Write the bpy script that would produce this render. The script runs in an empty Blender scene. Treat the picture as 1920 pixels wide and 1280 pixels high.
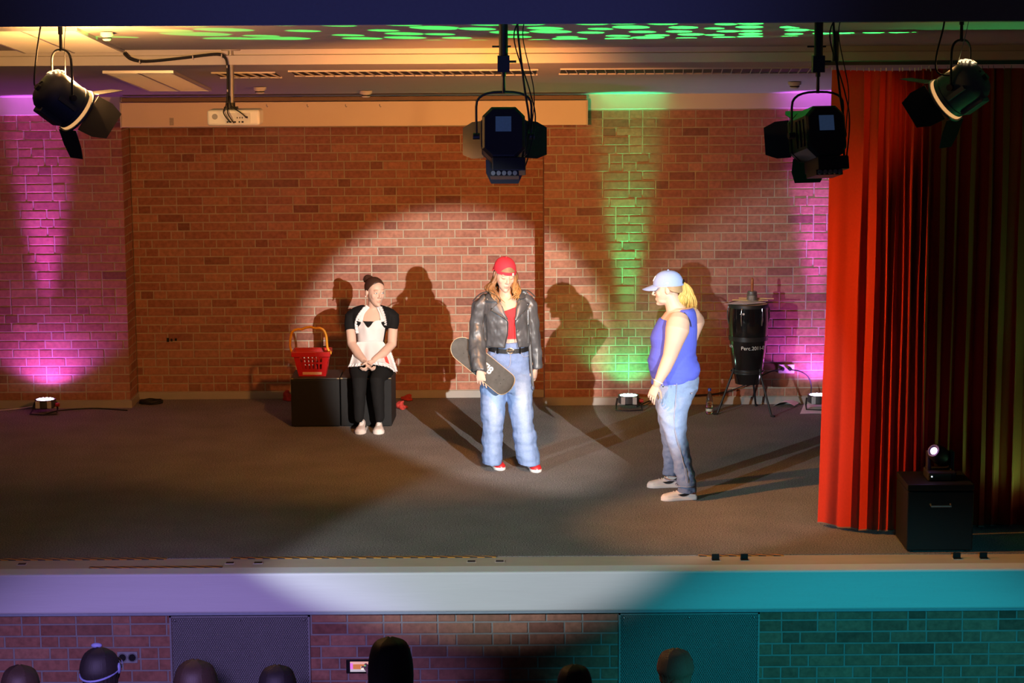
import bpy, math, random
import numpy as np
from mathutils import Vector, Matrix, noise

SC = bpy.context.scene
COL = SC.collection
R = math.radians
rnd = random.Random(7)

# ------------------------------------------------------------------ camera
F = 4100.0                                   # focal length in pixels of the 1920 wide frame
CAM = Vector((0.0, -14.53, 3.90))
cam_data = bpy.data.cameras.new('camera')
cam_data.sensor_width = 36.0
cam_data.lens = 36.0 * F / 1920.0
cam_data.clip_end = 200
cam = bpy.data.objects.new('camera', cam_data)
COL.objects.link(cam)
CROT = Matrix.Rotation(-3 / F, 3, 'Z') @ Matrix.Rotation(R(90) - math.atan(650 / F), 3, 'X') @ Matrix.Rotation(R(-0.33), 3, 'Z')
cam.matrix_world = Matrix.Translation(CAM) @ CROT.to_4x4()
SC.camera = cam

# ------------------------------------------------------------------ world, exposure
w = bpy.data.worlds.new('world')
SC.world = w
w.use_nodes = True
w.node_tree.nodes['Background'].inputs[0].default_value = (0.10, 0.07, 0.12, 1)
w.node_tree.nodes['Background'].inputs[1].default_value = 0.10
SC.view_settings.view_transform = 'Standard'
SC.view_settings.look = 'None'
SC.view_settings.gamma = 1
SC.view_settings.exposure = 0.0
SC.view_settings.use_curve_mapping = False
SC.cycles.max_bounces = 5
SC.cycles.diffuse_bounces = 2
SC.cycles.glossy_bounces = 2
SC.cycles.transmission_bounces = 6
SC.cycles.transparent_max_bounces = 6
SC.cycles.caustics_reflective = False
SC.cycles.caustics_refractive = False


def ray(px, py):
    return CROT @ Vector(((px - 960) / F, -(py - 640) / F, -1))


def U(px, py, Y):
    d = ray(px, py)
    return CAM + d * ((Y - CAM.y) / d.y)


def UZ(px, py, z=0.0):
    d = ray(px, py)
    return CAM + d * ((z - CAM.z) / d.z)


def UP(px, py, p0, n):
    d = ray(px, py)
    return CAM + d * ((p0 - CAM).dot(n) / d.dot(n))


def spot(name, loc, target, power, color, angle, blend=0.3, radius=0.05):
    l = bpy.data.lights.new(name, 'SPOT')
    l.energy = power
    l.color = color
    l.spot_size = R(angle)
    l.spot_blend = blend
    l.shadow_soft_size = radius
    o = bpy.data.objects.new(name, l)
    COL.objects.link(o)
    o.location = loc
    o.rotation_euler = (Vector(target) - Vector(loc)).to_track_quat('-Z', 'Y').to_euler()
    return o


# house follow spots standing on the gallery beside the camera
spot('follow_spot_right', (4.3, -13.6, 4.25), (-0.12, 4.6, 0.76), 21000, (1.0, 0.96, 0.90), 8.5, 0.30, 0.04)
spot('follow_spot_left', (-8.6, -10.6, 3.75), (-0.73, 0.0, 1.25), 6400, (0.82, 0.93, 1.0), 14.6, 0.30, 0.04)
# coloured hall wash from the sides of the auditorium
spot('hall_wash_violet', (-2.3, -11.0, 3.2), (-2.3, -1.0, -1.55), 3000, (0.50, 0.36, 1.0), 25, 0.55, 0.15)
spot('hall_wash_cyan', (2.5, -11.0, 3.2), (2.4, -1.0, -1.55), 2700, (0.02, 0.64, 0.78), 25, 0.55, 0.15)
spot('hall_wash_blue', (0.0, -8.0, -0.2), (-0.6, 0.0, 4.3), 520, (0.20, 0.22, .9), 40, 1.0, 0.3)


# ------------------------------------------------------------------ object helpers
def lin(h):
    h = h.lstrip('#')
    c = [int(h[i:i + 2], 16) / 255 for i in (0, 2, 4)]
    return tuple((x / 12.92 if x <= 0.04045 else ((x + 0.055) / 1.055) ** 2.4) for x in c)


MATS = {}


def M(name, col, rough=0.6, metal=0.0, var=0.12, nscale=30.0, bump=0.0, bscale=None, spec=0.5, emit=None, estr=0.0, attr=None,
      trans=0.0, coat=0.0, stretch=(1, 1, 1), bdist=0.004):
    """procedural material: a colour with gentle noise variation and optional fine relief"""
    if name in MATS:
        return MATS[name]
    if isinstance(col, str):
        col = lin(col)
    m = bpy.data.materials.new(name)
    m.use_nodes = True
    nt = m.node_tree
    b = nt.nodes['Principled BSDF']
    tc = nt.nodes.new('ShaderNodeTexCoord')
    mp = nt.nodes.new('ShaderNodeMapping')
    mp.inputs['Scale'].default_value = stretch
    nt.links.new(tc.outputs['Object'], mp.inputs[0])
    nz = nt.nodes.new('ShaderNodeTexNoise')
    nz.inputs['Scale'].default_value = nscale
    nz.inputs['Detail'].default_value = 4
    nt.links.new(mp.outputs[0], nz.inputs['Vector'])
    mix = nt.nodes.new('ShaderNodeMix')
    mix.data_type = 'RGBA'
    mix.inputs[6].default_value = tuple(c * (1 - var) for c in col) + (1,)
    mix.inputs[7].default_value = tuple(min(1, c * (1 + var)) for c in col) + (1,)
    nt.links.new(nz.outputs['Fac'], mix.inputs[0])
    out = mix.outputs[2]
    if attr:
        at = nt.nodes.new('ShaderNodeAttribute')
        at.attribute_name = attr
        mm = nt.nodes.new('ShaderNodeMix')
        mm.data_type = 'RGBA'
        mm.blend_type = 'MULTIPLY'
        mm.inputs[0].default_value = 1
        nt.links.new(out, mm.inputs[6])
        nt.links.new(at.outputs['Color'], mm.inputs[7])
        out = mm.outputs[2]
    nt.links.new(out, b.inputs['Base Color'])
    b.inputs['Roughness'].default_value = rough
    b.inputs['Metallic'].default_value = metal
    b.inputs['Specular IOR Level'].default_value = spec
    b.inputs['Transmission Weight'].default_value = trans
    b.inputs['Coat Weight'].default_value = coat
    if emit:
        b.inputs['Emission Color'].default_value = tuple(emit) + (1,)
        b.inputs['Emission Strength'].default_value = estr
    if bump:
        n2 = nt.nodes.new('ShaderNodeTexNoise')
        n2.inputs['Scale'].default_value = bscale or nscale * 3
        n2.inputs['Detail'].default_value = 5
        nt.links.new(mp.outputs[0], n2.inputs['Vector'])
        bp = nt.nodes.new('ShaderNodeBump')
        bp.inputs['Strength'].default_value = bump
        bp.inputs['Distance'].default_value = bdist
        nt.links.new(n2.outputs['Fac'], bp.inputs['Height'])
        nt.links.new(bp.outputs[0], b.inputs['Normal'])
    MATS[name] = m
    return m


class Geo:
    """collects vertices and faces of ONE piece"""

    def __init__(self):
        self.v, self.f, self.mi = [], [], []
        self.cur = 0

    def add(self, vs, fs):
        o = len(self.v)
        self.v += [tuple(p) for p in vs]
        self.f += [tuple(i + o for i in f) for f in fs]
        self.mi += [self.cur] * len(fs)
        return self

    def box(self, a, b, mat=None):
        (x0, y0, z0), (x1, y1, z1) = a, b
        vs = [Vector(p) for p in ((x0, y0, z0), (x1, y0, z0), (x1, y1, z0), (x0, y1, z0), (x0, y0, z1), (x1, y0, z1), (x1, y1, z1), (x0, y1, z1))]
        if mat is not None:
            vs = [mat @ p for p in vs]
        return self.add(vs, [(0, 3, 2, 1), (4, 5, 6, 7), (0, 1, 5, 4), (1, 2, 6, 5), (2, 3, 7, 6), (3, 0, 4, 7)])

    def hexa(self, p):
        """eight corners: bottom ring 0-3, top ring 4-7"""
        return self.add(p, [(0, 3, 2, 1), (4, 5, 6, 7), (0, 1, 5, 4), (1, 2, 6, 5), (2, 3, 7, 6), (3, 0, 4, 7)])

    def rings(self, rings, cap=True, closed=True, loop=False):
        n = len(rings[0])
        o = len(self.v)
        for r_ in rings:
            self.v += [tuple(p) for p in r_]
        fs = []
        k = len(rings)
        for i in range(k if loop else k - 1):
            i2 = (i + 1) % k
            for j in range(n if closed else n - 1):
                j2 = (j + 1) % n
                fs.append((o + i * n + j, o + i * n + j2, o + i2 * n + j2, o + i2 * n + j))
        if cap and closed and not loop:
            fs.append(tuple(o + j for j in range(n - 1, -1, -1)))
            fs.append(tuple(o + (k - 1) * n + j for j in range(n)))
        self.f += fs
        self.mi += [self.cur] * len(fs)
        return self

    def tube(self, pts, rad, n=10, flat=1.0, up=None, cap=True, round_ends=False, loop=False):
        """tube along pts; rad: number, list of numbers or list of (a, b)"""
        P = [Vector(p) for p in pts]
        if not isinstance(rad, (list, tuple)):
            rad = [rad] * len(P)
        rr = [(r_ if isinstance(r_, (list, tuple)) else (r_, r_ * flat)) for r_ in rad]
        if round_ends:
            d0 = (P[0] - P[1]).normalized()
            d1 = (P[-1] - P[-2]).normalized()
            a0, a1 = rr[0], rr[-1]
            m0, m1 = min(a0), min(a1)
            P = [P[0] + d0 * m0 * 0.92, P[0] + d0 * m0 * 0.6] + P + [P[-1] + d1 * m1 * 0.6, P[-1] + d1 * m1 * 0.92]
            rr = [(a0[0] * .3, a0[1] * .3), (a0[0] * .78, a0[1] * .78)] + rr + [(a1[0] * .78, a1[1] * .78), (a1[0] * .3, a1[1] * .3)]
        k = len(P)
        rings = []
        u = Vector(up) if up is not None else None
        for i in range(k):
            if loop:
                t = (P[(i + 1) % k] - P[i - 1])
            else:
                t = (P[min(i + 1, k - 1)] - P[max(i - 1, 0)])
            t = t.normalized() if t.length > 1e-9 else Vector((0, 0, 1))
            if u is None:
                u = Vector((1, 0, 0)) if abs(t.x) < .8 else Vector((0, 1, 0))
            u = (u - t * u.dot(t))
            u = u.normalized() if u.length > 1e-6 else t.orthogonal().normalized()
            v = t.cross(u)
            a, b = rr[i]
            rings.append([P[i] + u * (a * math.cos(2 * math.pi * j / n)) + v * (b * math.sin(2 * math.pi * j / n)) for j in range(n)])
        return self.rings(rings, cap=cap, loop=loop)

    def hloft(self, rows, n=24, e=2.0):
        """rows of (cx, cy, z, a, b[, e]) - horizontal super-ellipse rings"""
        rings = []
        for r_ in rows:
            cx, cy, z, a, b = r_[:5]
            ee = r_[5] if len(r_) > 5 else e
            ring = []
            for j in range(n):
                t = 2 * math.pi * j / n
                c, s = math.cos(t), math.sin(t)
                ring.append((cx + a * math.copysign(abs(c) ** (2 / ee), c), cy + b * math.copysign(abs(s) ** (2 / ee), s), z))
            rings.append(ring)
        if rows[0][2] > rows[-1][2]:
            rings.reverse()
        return self.rings(rings)

    def cshell(self, rows, th=0.02, n=28):
        """open C-shaped shell: rows of (cx, cy, z, a, b, a0, a1) - angles in degrees measured round the ellipse, front = -90"""
        rings = []
        for cx, cy, z, a, b, a0, a1 in rows:
            outer, inner = [], []
            for j in range(n):
                t = R(a0 + (a1 - a0) * j / (n - 1))
                outer.append((cx + a * math.cos(t), cy + b * math.sin(t), z))
                inner.append((cx + (a - th) * math.cos(t), cy + (b - th) * math.sin(t), z))
            rings.append(outer + inner[::-1])
        if rows[0][2] > rows[-1][2]:
            rings.reverse()
        return self.rings(rings)

    def ball(self, c, r, n=14, m=9, rot=None):
        if not isinstance(r, (list, tuple)):
            r = (r, r, r)
        rings = []
        for i in range(m + 1):
            ph = math.pi * (i + .02) / (m + .04) - math.pi / 2
            ring = []
            for j in range(n):
                t = 2 * math.pi * j / n
                p = Vector((r[0] * math.cos(ph) * math.cos(t), r[1] * math.cos(ph) * math.sin(t), r[2] * math.sin(ph)))
                if rot is not None:
                    p = rot @ p
                ring.append(p + Vector(c))
            rings.append(ring)
        return self.rings(rings)

    def cyl(self, a, b, r, n=20, r2=None):
        return self.tube([a, b], [r, r if r2 is None else r2], n=n)

    def lathe(self, prof, c=(0, 0, 0), n=32, mat=None):
        rings = [[Vector((r_ * math.cos(2 * math.pi * j / n), r_ * math.sin(2 * math.pi * j / n), z)) for j in range(n)] for r_, z in prof]
        if mat is not None:
            rings = [[mat @ p for p in r_] for r_ in rings]
        rings = [[p + Vector(c) for p in r_] for r_ in rings]
        return self.rings(rings)

    def prism(self, poly, a, b, mat=None):
        """polygon (x, z) extruded along y from a to b"""
        n = len(poly)
        vs = [Vector((x, a, z)) for x, z in poly] + [Vector((x, b, z)) for x, z in poly]
        if mat is not None:
            vs = [mat @ p for p in vs]
        fs = [tuple(range(n)), tuple(range(2 * n - 1, n - 1, -1))] + [(i, i + n, (i + 1) % n + n, (i + 1) % n) for i in range(n)]
        return self.add(vs, fs)

    def xform(self, mat):
        self.v = [tuple(mat @ Vector(p)) for p in self.v]
        return self

    def mesh(self, name, loc=(0, 0, 0)):
        me = bpy.data.meshes.new(name)
        lx, ly, lz = loc
        me.from_pydata([(x - lx, y - ly, z - lz) for x, y, z in self.v], [], self.f)
        if any(self.mi):
            me.polygons.foreach_set('material_index', self.mi)
        me.update()
        return me


def smooth(me, angle=None):
    me.polygons.foreach_set('use_smooth', [True] * len(me.polygons))
    if angle is not None:
        try:
            me.set_sharp_from_angle(angle=R(angle))
        except Exception:
            pass
    return me


def fix_normals(me):
    import bmesh
    bm = bmesh.new()
    bm.from_mesh(me)
    bmesh.ops.recalc_face_normals(bm, faces=bm.faces)
    bm.to_mesh(me)
    bm.free()
    return me


def obj(name, geo, mat, parent=None, bevel=0.0, sm=None, loc=None, fix=True):
    """ONE mesh object. Geometry comes in world coordinates; it is stored relative to its parent (an unrotated Empty) or to loc."""
    base = Vector((0, 0, 0))
    p = parent
    while p is not None:
        base = base + p.location
        p = p.parent
    if loc is not None:
        base = base + (Vector(loc) - base)
    me = geo.mesh(name, base) if isinstance(geo, Geo) else geo
    if fix and isinstance(geo, Geo):
        fix_normals(me)
    mats = mat if isinstance(mat, (list, tuple)) else [mat]
    for m in mats:
        me.materials.append(m)
    if sm is not None:
        smooth(me, sm)
    o = bpy.data.objects.new(name, me)
    COL.objects.link(o)
    if parent is not None:
        o.parent = parent
        pb = Vector((0, 0, 0))
        p = parent
        while p is not None:
            pb = pb + p.location
            p = p.parent
        o.location = base - pb
    else:
        o.location = base
    if bevel:
        b = o.modifiers.new('bevel', 'BEVEL')
        b.width = bevel
        b.segments = 2
        b.limit_method = 'ANGLE'
    return o


def tag(o, label=None, cat=None, group=None, kind=None):
    if label:
        o['label'] = label
    if cat:
        o['category'] = cat
    if group:
        o['group'] = group
    if kind:
        o['kind'] = kind
    return o


def thing(name, label, cat, loc, group=None):
    o = bpy.data.objects.new(name, None)
    o.empty_display_size = 0.1
    COL.objects.link(o)
    o.location = loc
    return tag(o, label, cat, group)


def remesh(geo, voxel, iters=3, name='m', factor=0.5):
    """grow one continuous surface over all the overlapping closed pieces in geo (world coordinates kept)"""
    me = geo.mesh(name)
    fix_normals(me)
    o = bpy.data.objects.new(name + '_tmp', me)
    COL.objects.link(o)
    r_ = o.modifiers.new('r', 'REMESH')
    r_.mode = 'VOXEL'
    r_.voxel_size = voxel
    if iters:
        s = o.modifiers.new('s', 'SMOOTH')
        s.factor = factor
        s.iterations = iters
    dg = bpy.context.evaluated_depsgraph_get()
    out = bpy.data.meshes.new_from_object(o.evaluated_get(dg))
    bpy.data.objects.remove(o)
    bpy.data.meshes.remove(me)
    out.name = name
    smooth(out)
    return out


def coords(me):
    a = np.empty(len(me.vertices) * 3)
    me.vertices.foreach_get('co', a)
    return a.reshape(-1, 3)


def set_coords(me, a):
    me.vertices.foreach_set('co', np.asarray(a, dtype=float).ravel())
    me.update()


def shift(me, loc):
    set_coords(me, coords(me) - np.array(loc)[None, :])
    return me


def wrinkle(me, amp, scale=(8, 8, 8), mask=None, ridged=False, seed=0.0):
    """push the surface in and out along its normals: real folds of cloth"""
    co = coords(me)
    nn = np.empty(len(me.vertices) * 3)
    me.vertices.foreach_get('normal', nn)
    nn = nn.reshape(-1, 3)
    d = np.empty(len(co))
    for i, (x, y, z) in enumerate(co):
        q = noise.noise((x * scale[0] + seed, y * scale[1], z * scale[2])) + .5 * noise.noise((x * scale[0] * 2 + seed, y * scale[1] * 2, z * scale[2] * 2))
        if ridged:
            q = 0.5 - abs(q) * 1.6
        d[i] = q
    if mask is not None:
        d = d * mask(co)
    set_coords(me, co + nn * (d * amp)[:, None])
    return me


def colour_attr(me, cols, name='tint'):
    a = me.color_attributes.new(name, 'FLOAT_COLOR', 'POINT')
    buf = np.ones((len(me.vertices), 4))
    buf[:, :3] = cols
    a.data.foreach_set('color', buf.ravel())
    return me


def text_mesh(txt, size, mat4, extrude=0.0008, bold=False):
    cu = bpy.data.curves.new('lettering', 'FONT')
    cu.body = txt
    cu.size = size
    cu.extrude = extrude
    cu.align_x = 'CENTER'
    cu.align_y = 'CENTER'
    if bold:
        cu.offset = size * 0.03
    o = bpy.data.objects.new('lettering_tmp', cu)
    COL.objects.link(o)
    dg = bpy.context.evaluated_depsgraph_get()
    me = bpy.data.meshes.new_from_object(o.evaluated_get(dg))
    bpy.data.objects.remove(o)
    bpy.data.curves.remove(cu)
    me.transform(mat4)
    return me


def bez(pts, k=8):
    """smooth curve through points (Catmull-Rom)"""
    P = [Vector(p) for p in pts]
    P = [P[0] * 2 - P[1]] + P + [P[-1] * 2 - P[-2]]
    out = []
    for i in range(1, len(P) - 2):
        a, b, c, d = P[i - 1:i + 3]
        for j in range(k):
            t = j / k
            out.append(0.5 * ((2 * b) + (c - a) * t + (2 * a - 5 * b + 4 * c - d) * t * t + (3 * b - a - 3 * c + d) * t ** 3))
    out.append(P[-2])
    return out

# ------------------------------------------------------------------ materials of the setting
def brick_material(name, island):
    m = bpy.data.materials.new(name)
    m.use_nodes = True
    nt = m.node_tree
    b = nt.nodes['Principled BSDF']
    if island:
        g = nt.nodes.new('ShaderNodeNewGeometry')
        rv = g.outputs['Random Per Island']
    else:
        g = nt.nodes.new('ShaderNodeObjectInfo')
        rv = g.outputs['Random']
    ramp = nt.nodes.new('ShaderNodeValToRGB')
    e = ramp.color_ramp.elements
    e[0].position, e[0].color = 0.0, (0.200, 0.078, 0.058, 1)
    e[1].position, e[1].color = 1.0, (0.40, 0.180, 0.120, 1)
    x = e.new(0.15); x.color = (0.30, 0.118, 0.080, 1)
    x = e.new(0.75); x.color = (0.35, 0.148, 0.100, 1)
    nt.links.new(rv, ramp.inputs[0])
    geo = nt.nodes.new('ShaderNodeNewGeometry')
    nz = nt.nodes.new('ShaderNodeTexNoise')
    nz.inputs['Scale'].default_value = 26
    nz.inputs['Detail'].default_value = 6
    nt.links.new(geo.outputs['Position'], nz.inputs['Vector'])
    nl = nt.nodes.new('ShaderNodeTexNoise')                    # pale smears of lime on the wall
    nl.inputs['Scale'].default_value = 1.3
    nl.inputs['Detail'].default_value = 5
    nt.links.new(geo.outputs['Position'], nl.inputs['Vector'])
    mr = nt.nodes.new('ShaderNodeMapRange')
    mr.inputs[1].default_value, mr.inputs[2].default_value = .5, .75
    mr.inputs[3].default_value, mr.inputs[4].default_value = 0, .32
    nt.links.new(nl.outputs['Fac'], mr.inputs[0])
    mx = nt.nodes.new('ShaderNodeMix'); mx.data_type = 'RGBA'; mx.blend_type = 'OVERLAY'
    mx.inputs[0].default_value = .55
    nt.links.new(ramp.outputs[0], mx.inputs[6]); nt.links.new(nz.outputs['Fac'], mx.inputs[7])
    m2 = nt.nodes.new('ShaderNodeMix'); m2.data_type = 'RGBA'
    m2.inputs[7].default_value = (.42, .26, .17, 1)
    nt.links.new(mr.outputs[0], m2.inputs[0]); nt.links.new(mx.outputs[2], m2.inputs[6])
    nt.links.new(m2.outputs[2], b.inputs['Base Color'])
    b.inputs['Roughness'].default_value = .72
    b.inputs['Specular IOR Level'].default_value = .3
    n3 = nt.nodes.new('ShaderNodeTexNoise'); n3.inputs['Scale'].default_value = 110; n3.inputs['Detail'].default_value = 5
    nt.links.new(geo.outputs['Position'], n3.inputs['Vector'])
    bp = nt.nodes.new('ShaderNodeBump'); bp.inputs['Strength'].default_value = .35; bp.inputs['Distance'].default_value = .003
    nt.links.new(n3.outputs['Fac'], bp.inputs['Height']); nt.links.new(bp.outputs[0], b.inputs['Normal'])
    MATS[name] = m
    return m


BRICK = brick_material('brick', False)
BRICK_FAR = brick_material('brick_joined', True)
MORTAR = M('mortar', (.40, .33, .25), .9, var=.22, nscale=14, bump=.5, bscale=160)
MORTAR_FRONT = M('mortar_front', (.28, .27, .26), .9, var=.2, nscale=14, bump=.5, bscale=160)
WHITE = M('white_paint', (.66, .62, .57), .75, var=.05, nscale=9, bump=.12, bscale=60)
CEIL = M('ceiling_plaster', (.50, .44, .40), .9, var=.05, nscale=5, bump=.15, bscale=140)
FASCIA = M('fascia_paint', (.72, .72, .72), .6, var=.05, nscale=6, bump=.25, bscale=22, stretch=(.25, 1, 3))
LEDGE = M('ledge_board', (.52, .44, .35), .6, var=.14, nscale=9, bump=.1, stretch=(.3, 1, 1))
HEADER = M('header_paint', (.30, .30, .34), .9, var=.08, nscale=40, bump=.3, bscale=150)
BASEB = M('baseboard_paint', (.34, .31, .28), .5, var=.1, nscale=8)
BLACK = M('black_lacquer', (.008, .008, .0085), .55, var=.2, spec=.25)
BLACKM = M('black_metal', (.014, .014, .016), .5, metal=.0, var=.2, bump=.15, bscale=220)
RUBBER = M('black_rubber', (.012, .012, .012), .7, var=.2)
STEEL = M('steel', (.45, .45, .46), .35, metal=1.0, var=.1)
CHROME = M('chrome', (.75, .75, .77), .15, metal=1.0, var=.03)


def carpet_material():
    m = bpy.data.materials.new('carpet')
    m.use_nodes = True
    nt = m.node_tree
    b = nt.nodes['Principled BSDF']
    geo = nt.nodes.new('ShaderNodeNewGeometry')
    n1 = nt.nodes.new('ShaderNodeTexNoise'); n1.inputs['Scale'].default_value = 95; n1.inputs['Detail'].default_value = 3
    n2 = nt.nodes.new('ShaderNodeTexNoise'); n2.inputs['Scale'].default_value = 2.2; n2.inputs['Detail'].default_value = 5
    nt.links.new(geo.outputs['Position'], n1.inputs['Vector']); nt.links.new(geo.outputs['Position'], n2.inputs['Vector'])
    r = nt.nodes.new('ShaderNodeValToRGB')
    r.color_ramp.elements[0].position, r.color_ramp.elements[0].color = .32, (.10, .093, .090, 1)
    r.color_ramp.elements[1].position, r.color_ramp.elements[1].color = .70, (.34, .315, .305, 1)
    nt.links.new(n1.outputs['Fac'], r.inputs[0])
    mx = nt.nodes.new('ShaderNodeMix'); mx.data_type = 'RGBA'; mx.blend_type = 'OVERLAY'; mx.inputs[0].default_value = .3
    nt.links.new(r.outputs[0], mx.inputs[6]); nt.links.new(n2.outputs['Fac'], mx.inputs[7])
    nt.links.new(mx.outputs[2], b.inputs['Base Color'])
    b.inputs['Roughness'].default_value = 1
    b.inputs['Specular IOR Level'].default_value = .1
    bp = nt.nodes.new('ShaderNodeBump'); bp.inputs['Strength'].default_value = .8; bp.inputs['Distance'].default_value = .006
    nt.links.new(n1.outputs['Fac'], bp.inputs['Height']); nt.links.new(bp.outputs[0], b.inputs['Normal'])
    return m


CARPET = carpet_material()

# ------------------------------------------------------------------ setting
YP, YR = 6.15, 6.58                 # wall faces: side piers, middle recess
XL, XR = -3.655, 0.325              # ends of the recess
WX0, WX1 = -6.2, 6.2
ZC = 2.97                           # ceiling height at the back
SL = 0.108                          # the ceiling rises towards the hall
YS = 2.35                           # step in the ceiling


def struct(name, g, m, bevel=0.0):
    return tag(obj(name, g, m, bevel=bevel), kind='structure')


struct('floor', Geo().box((WX0, .43, -.10), (WX1, 7.0, 0)), CARPET)
struct('floor_hall', Geo().box((-9, -18, -1.15), (9, .06, -1.0)), M('hall_floor', (.10, .07, .05), .5, var=.2, nscale=6))
struct('trim_1', Geo().box((WX0, .175, -.10), (WX1, .43, -.004)), LEDGE, bevel=.004)
struct('trim_2', Geo().box((WX0, 0, -.279), (WX1, .175, 0)), FASCIA, bevel=.014)
struct('trim_3', Geo().box((WX0, .02, -.300), (WX1, .12, -.279)), M('blue_grey_strip', (.30, .36, .42), .6), bevel=.003)


def zc(y):                          # rear ceiling
    return ZC + SL * (YP - y)


STEP = .115
struct('ceiling', Geo().hexa([(WX0, YS, zc(YS)), (WX1, YS, zc(YS)), (WX1, 7, zc(7)), (WX0, 7, zc(7)),
                              (WX0, YS, zc(YS) + .2), (WX1, YS, zc(YS) + .2), (WX1, 7, zc(7) + .2), (WX0, 7, zc(7) + .2)]), CEIL)
struct('ceiling_front', Geo().hexa([(WX0, .46, zc(.46) + STEP), (WX1, .46, zc(.46) + STEP), (WX1, YS, zc(YS) + STEP), (WX0, YS, zc(YS) + STEP),
                                    (WX0, .46, zc(.46) + STEP + .2), (WX1, .46, zc(.46) + STEP + .2), (WX1, YS, zc(YS) + STEP + .2), (WX0, YS, zc(YS) + STEP + .2)]), CEIL)
# two-stepped painted beam under the step
struct('trim_4', Geo().box((WX0, YS - .05, zc(YS) + .002), (WX1, YS + .06, zc(YS) + .075)), WHITE, bevel=.004)
struct('trim_5', Geo().box((WX0, YS - .03, zc(YS) + .075), (WX1, YS + .05, zc(YS) + STEP + .02)), WHITE, bevel=.004)
struct('trim_9', Geo().box((WX0, .44, zc(.46) + STEP + .004), (WX1, .46, 4.5)), HEADER)
struct('wall_proscenium', Geo().box((-7, -.45, 3.715), (7, -.12, 4.6)), HEADER, bevel=.006)
struct('trim_6', Geo().box((WX0, YP - .025, 2.805), (XL - .0, YP + .1, 2.985)), WHITE, bevel=.004)
struct('trim_7', Geo().box((XR, YP - .025, 2.83), (WX1, YP + .1, 2.985)), WHITE, bevel=.004)
struct('trim_8', Geo().box((XL, YP + .02, 2.86), (XR, YR + .1, 3.0)), WHITE)

# --- brick walls: recessed mortar slab, bricks proud of it
BL, BH, JT, MOD, CRS = .2395, .0718, .0105, .25, .0833
BW = .05


def brick_mesh(l, h=BH, d=BW, c=.0035):
    """brick with its face at y = 0 (towards -y), soft front arrises; origin at lower left of the face"""
    g = Geo()
    v = [(0, d, 0), (l, d, 0), (l, d, h), (0, d, h), (0, c, 0), (l, c, 0), (l, c, h), (0, c, h), (c, 0, c), (l - c, 0, c), (l - c, 0, h - c), (c, 0, h - c)]
    f = [(8, 9, 10, 11), (4, 5, 9, 8), (5, 6, 10, 9), (6, 7, 11, 10), (7, 4, 8, 11), (0, 1, 5, 4), (1, 2, 6, 5), (2, 3, 7, 6), (3, 0, 4, 7)]
    g.add(v, f)
    me = g.mesh('brick')
    me.materials.append(BRICK)
    return me


MESHES = {}


def get_brick(l):
    k = round(l, 3)
    if k not in MESHES:
        MESHES[k] = brick_mesh(k)
    return MESHES[k]


def lay(x0, x1, z0, rows, seed, holes=()):
    """bond: two stretchers and a header, shifted from row to row"""
    rr = random.Random(seed)
    out = []
    for r_ in range(rows):
        z = z0 + r_ * CRS
        x = x0 - rr.choice((0, .125, .0625, .1875, .25, .3125, .4375))
        ph = rr.randrange(3)
        while x < x1 - .02:
            hd = (ph % 3 == 2)
            if rr.random() < .10:
                hd = not hd
            l = (.115 if hd else BL)
            a, b = max(x, x0 + .002), min(x + l, x1 - .002)
            ok = b - a > .025
            for hx0, hx1, hz0, hz1 in holes:
                if z + BH > hz0 and z < hz1 and b > hx0 and a < hx1:
                    if a < hx0 - .03:
                        b = hx0 - .004
                    elif b > hx1 + .03:
                        a = hx1 + .004
                    else:
                        ok = False
            if ok and b - a > .02:
                out.append((a, z, b - a))
            x += l + JT
            ph += 1
    return out


def brick_wall(name, slab, spec, y, mortar, parts_max=300, score=None):
    s = tag(obj(name, Geo().box(*slab), mortar), kind='structure')
    bricks = lay(*spec)
    if score:
        bricks.sort(key=score)
    rr = random.Random(len(bricks))
    for (x, z, l) in bricks[:parts_max]:
        o = bpy.data.objects.new('brick', get_brick(l if abs(l - BL) > .002 and abs(l - .115) > .002 else (BL if l > .2 else .115)))
        COL.objects.link(o)
        o.parent = s
        o.location = Vector((x, y + rr.uniform(-.0015, .0015), z)) - s.location
        o.rotation_euler = (0, rr.uniform(-.002, .002), rr.uniform(-.004, .004))
    if len(bricks) > parts_max:
        g = Geo()
        for (x, z, l) in bricks[parts_max:]:
            me = get_brick(l)
            dy = rr.uniform(-.0015, .0015)
            g.add([(x + v.co.x, y + dy + v.co.y, z + v.co.z) for v in me.vertices], [tuple(p.vertices) for p in me.polygons])
        o = obj('brick_field', g, BRICK_FAR, s, fix=False)
        tag(o, kind='stuff')
    return s


MG = .0045
ZB = .078
brick_wall('wall_back', ((XL, YR + MG, 0), (XR, YR + .25, 2.95)), (XL, XR, ZB, 35, 3), YR, MORTAR, 300,
           score=lambda b: abs(b[0] + 1.3) * .8 + abs(b[1] - 1.5))
brick_wall('wall_back_left', ((WX0, YP + MG, 0), (XL - MG, YR + .25, 2.98)), (WX0, XL, ZB, 33, 5), YP, MORTAR, 300,
           score=lambda b: -b[0])
brick_wall('wall_back_right', ((XR + MG, YP + MG, 0), (WX1, YR + .25, 2.98)), (XR, WX1, ZB, 33, 11), YP, MORTAR, 300,
           score=lambda b: b[0])
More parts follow.
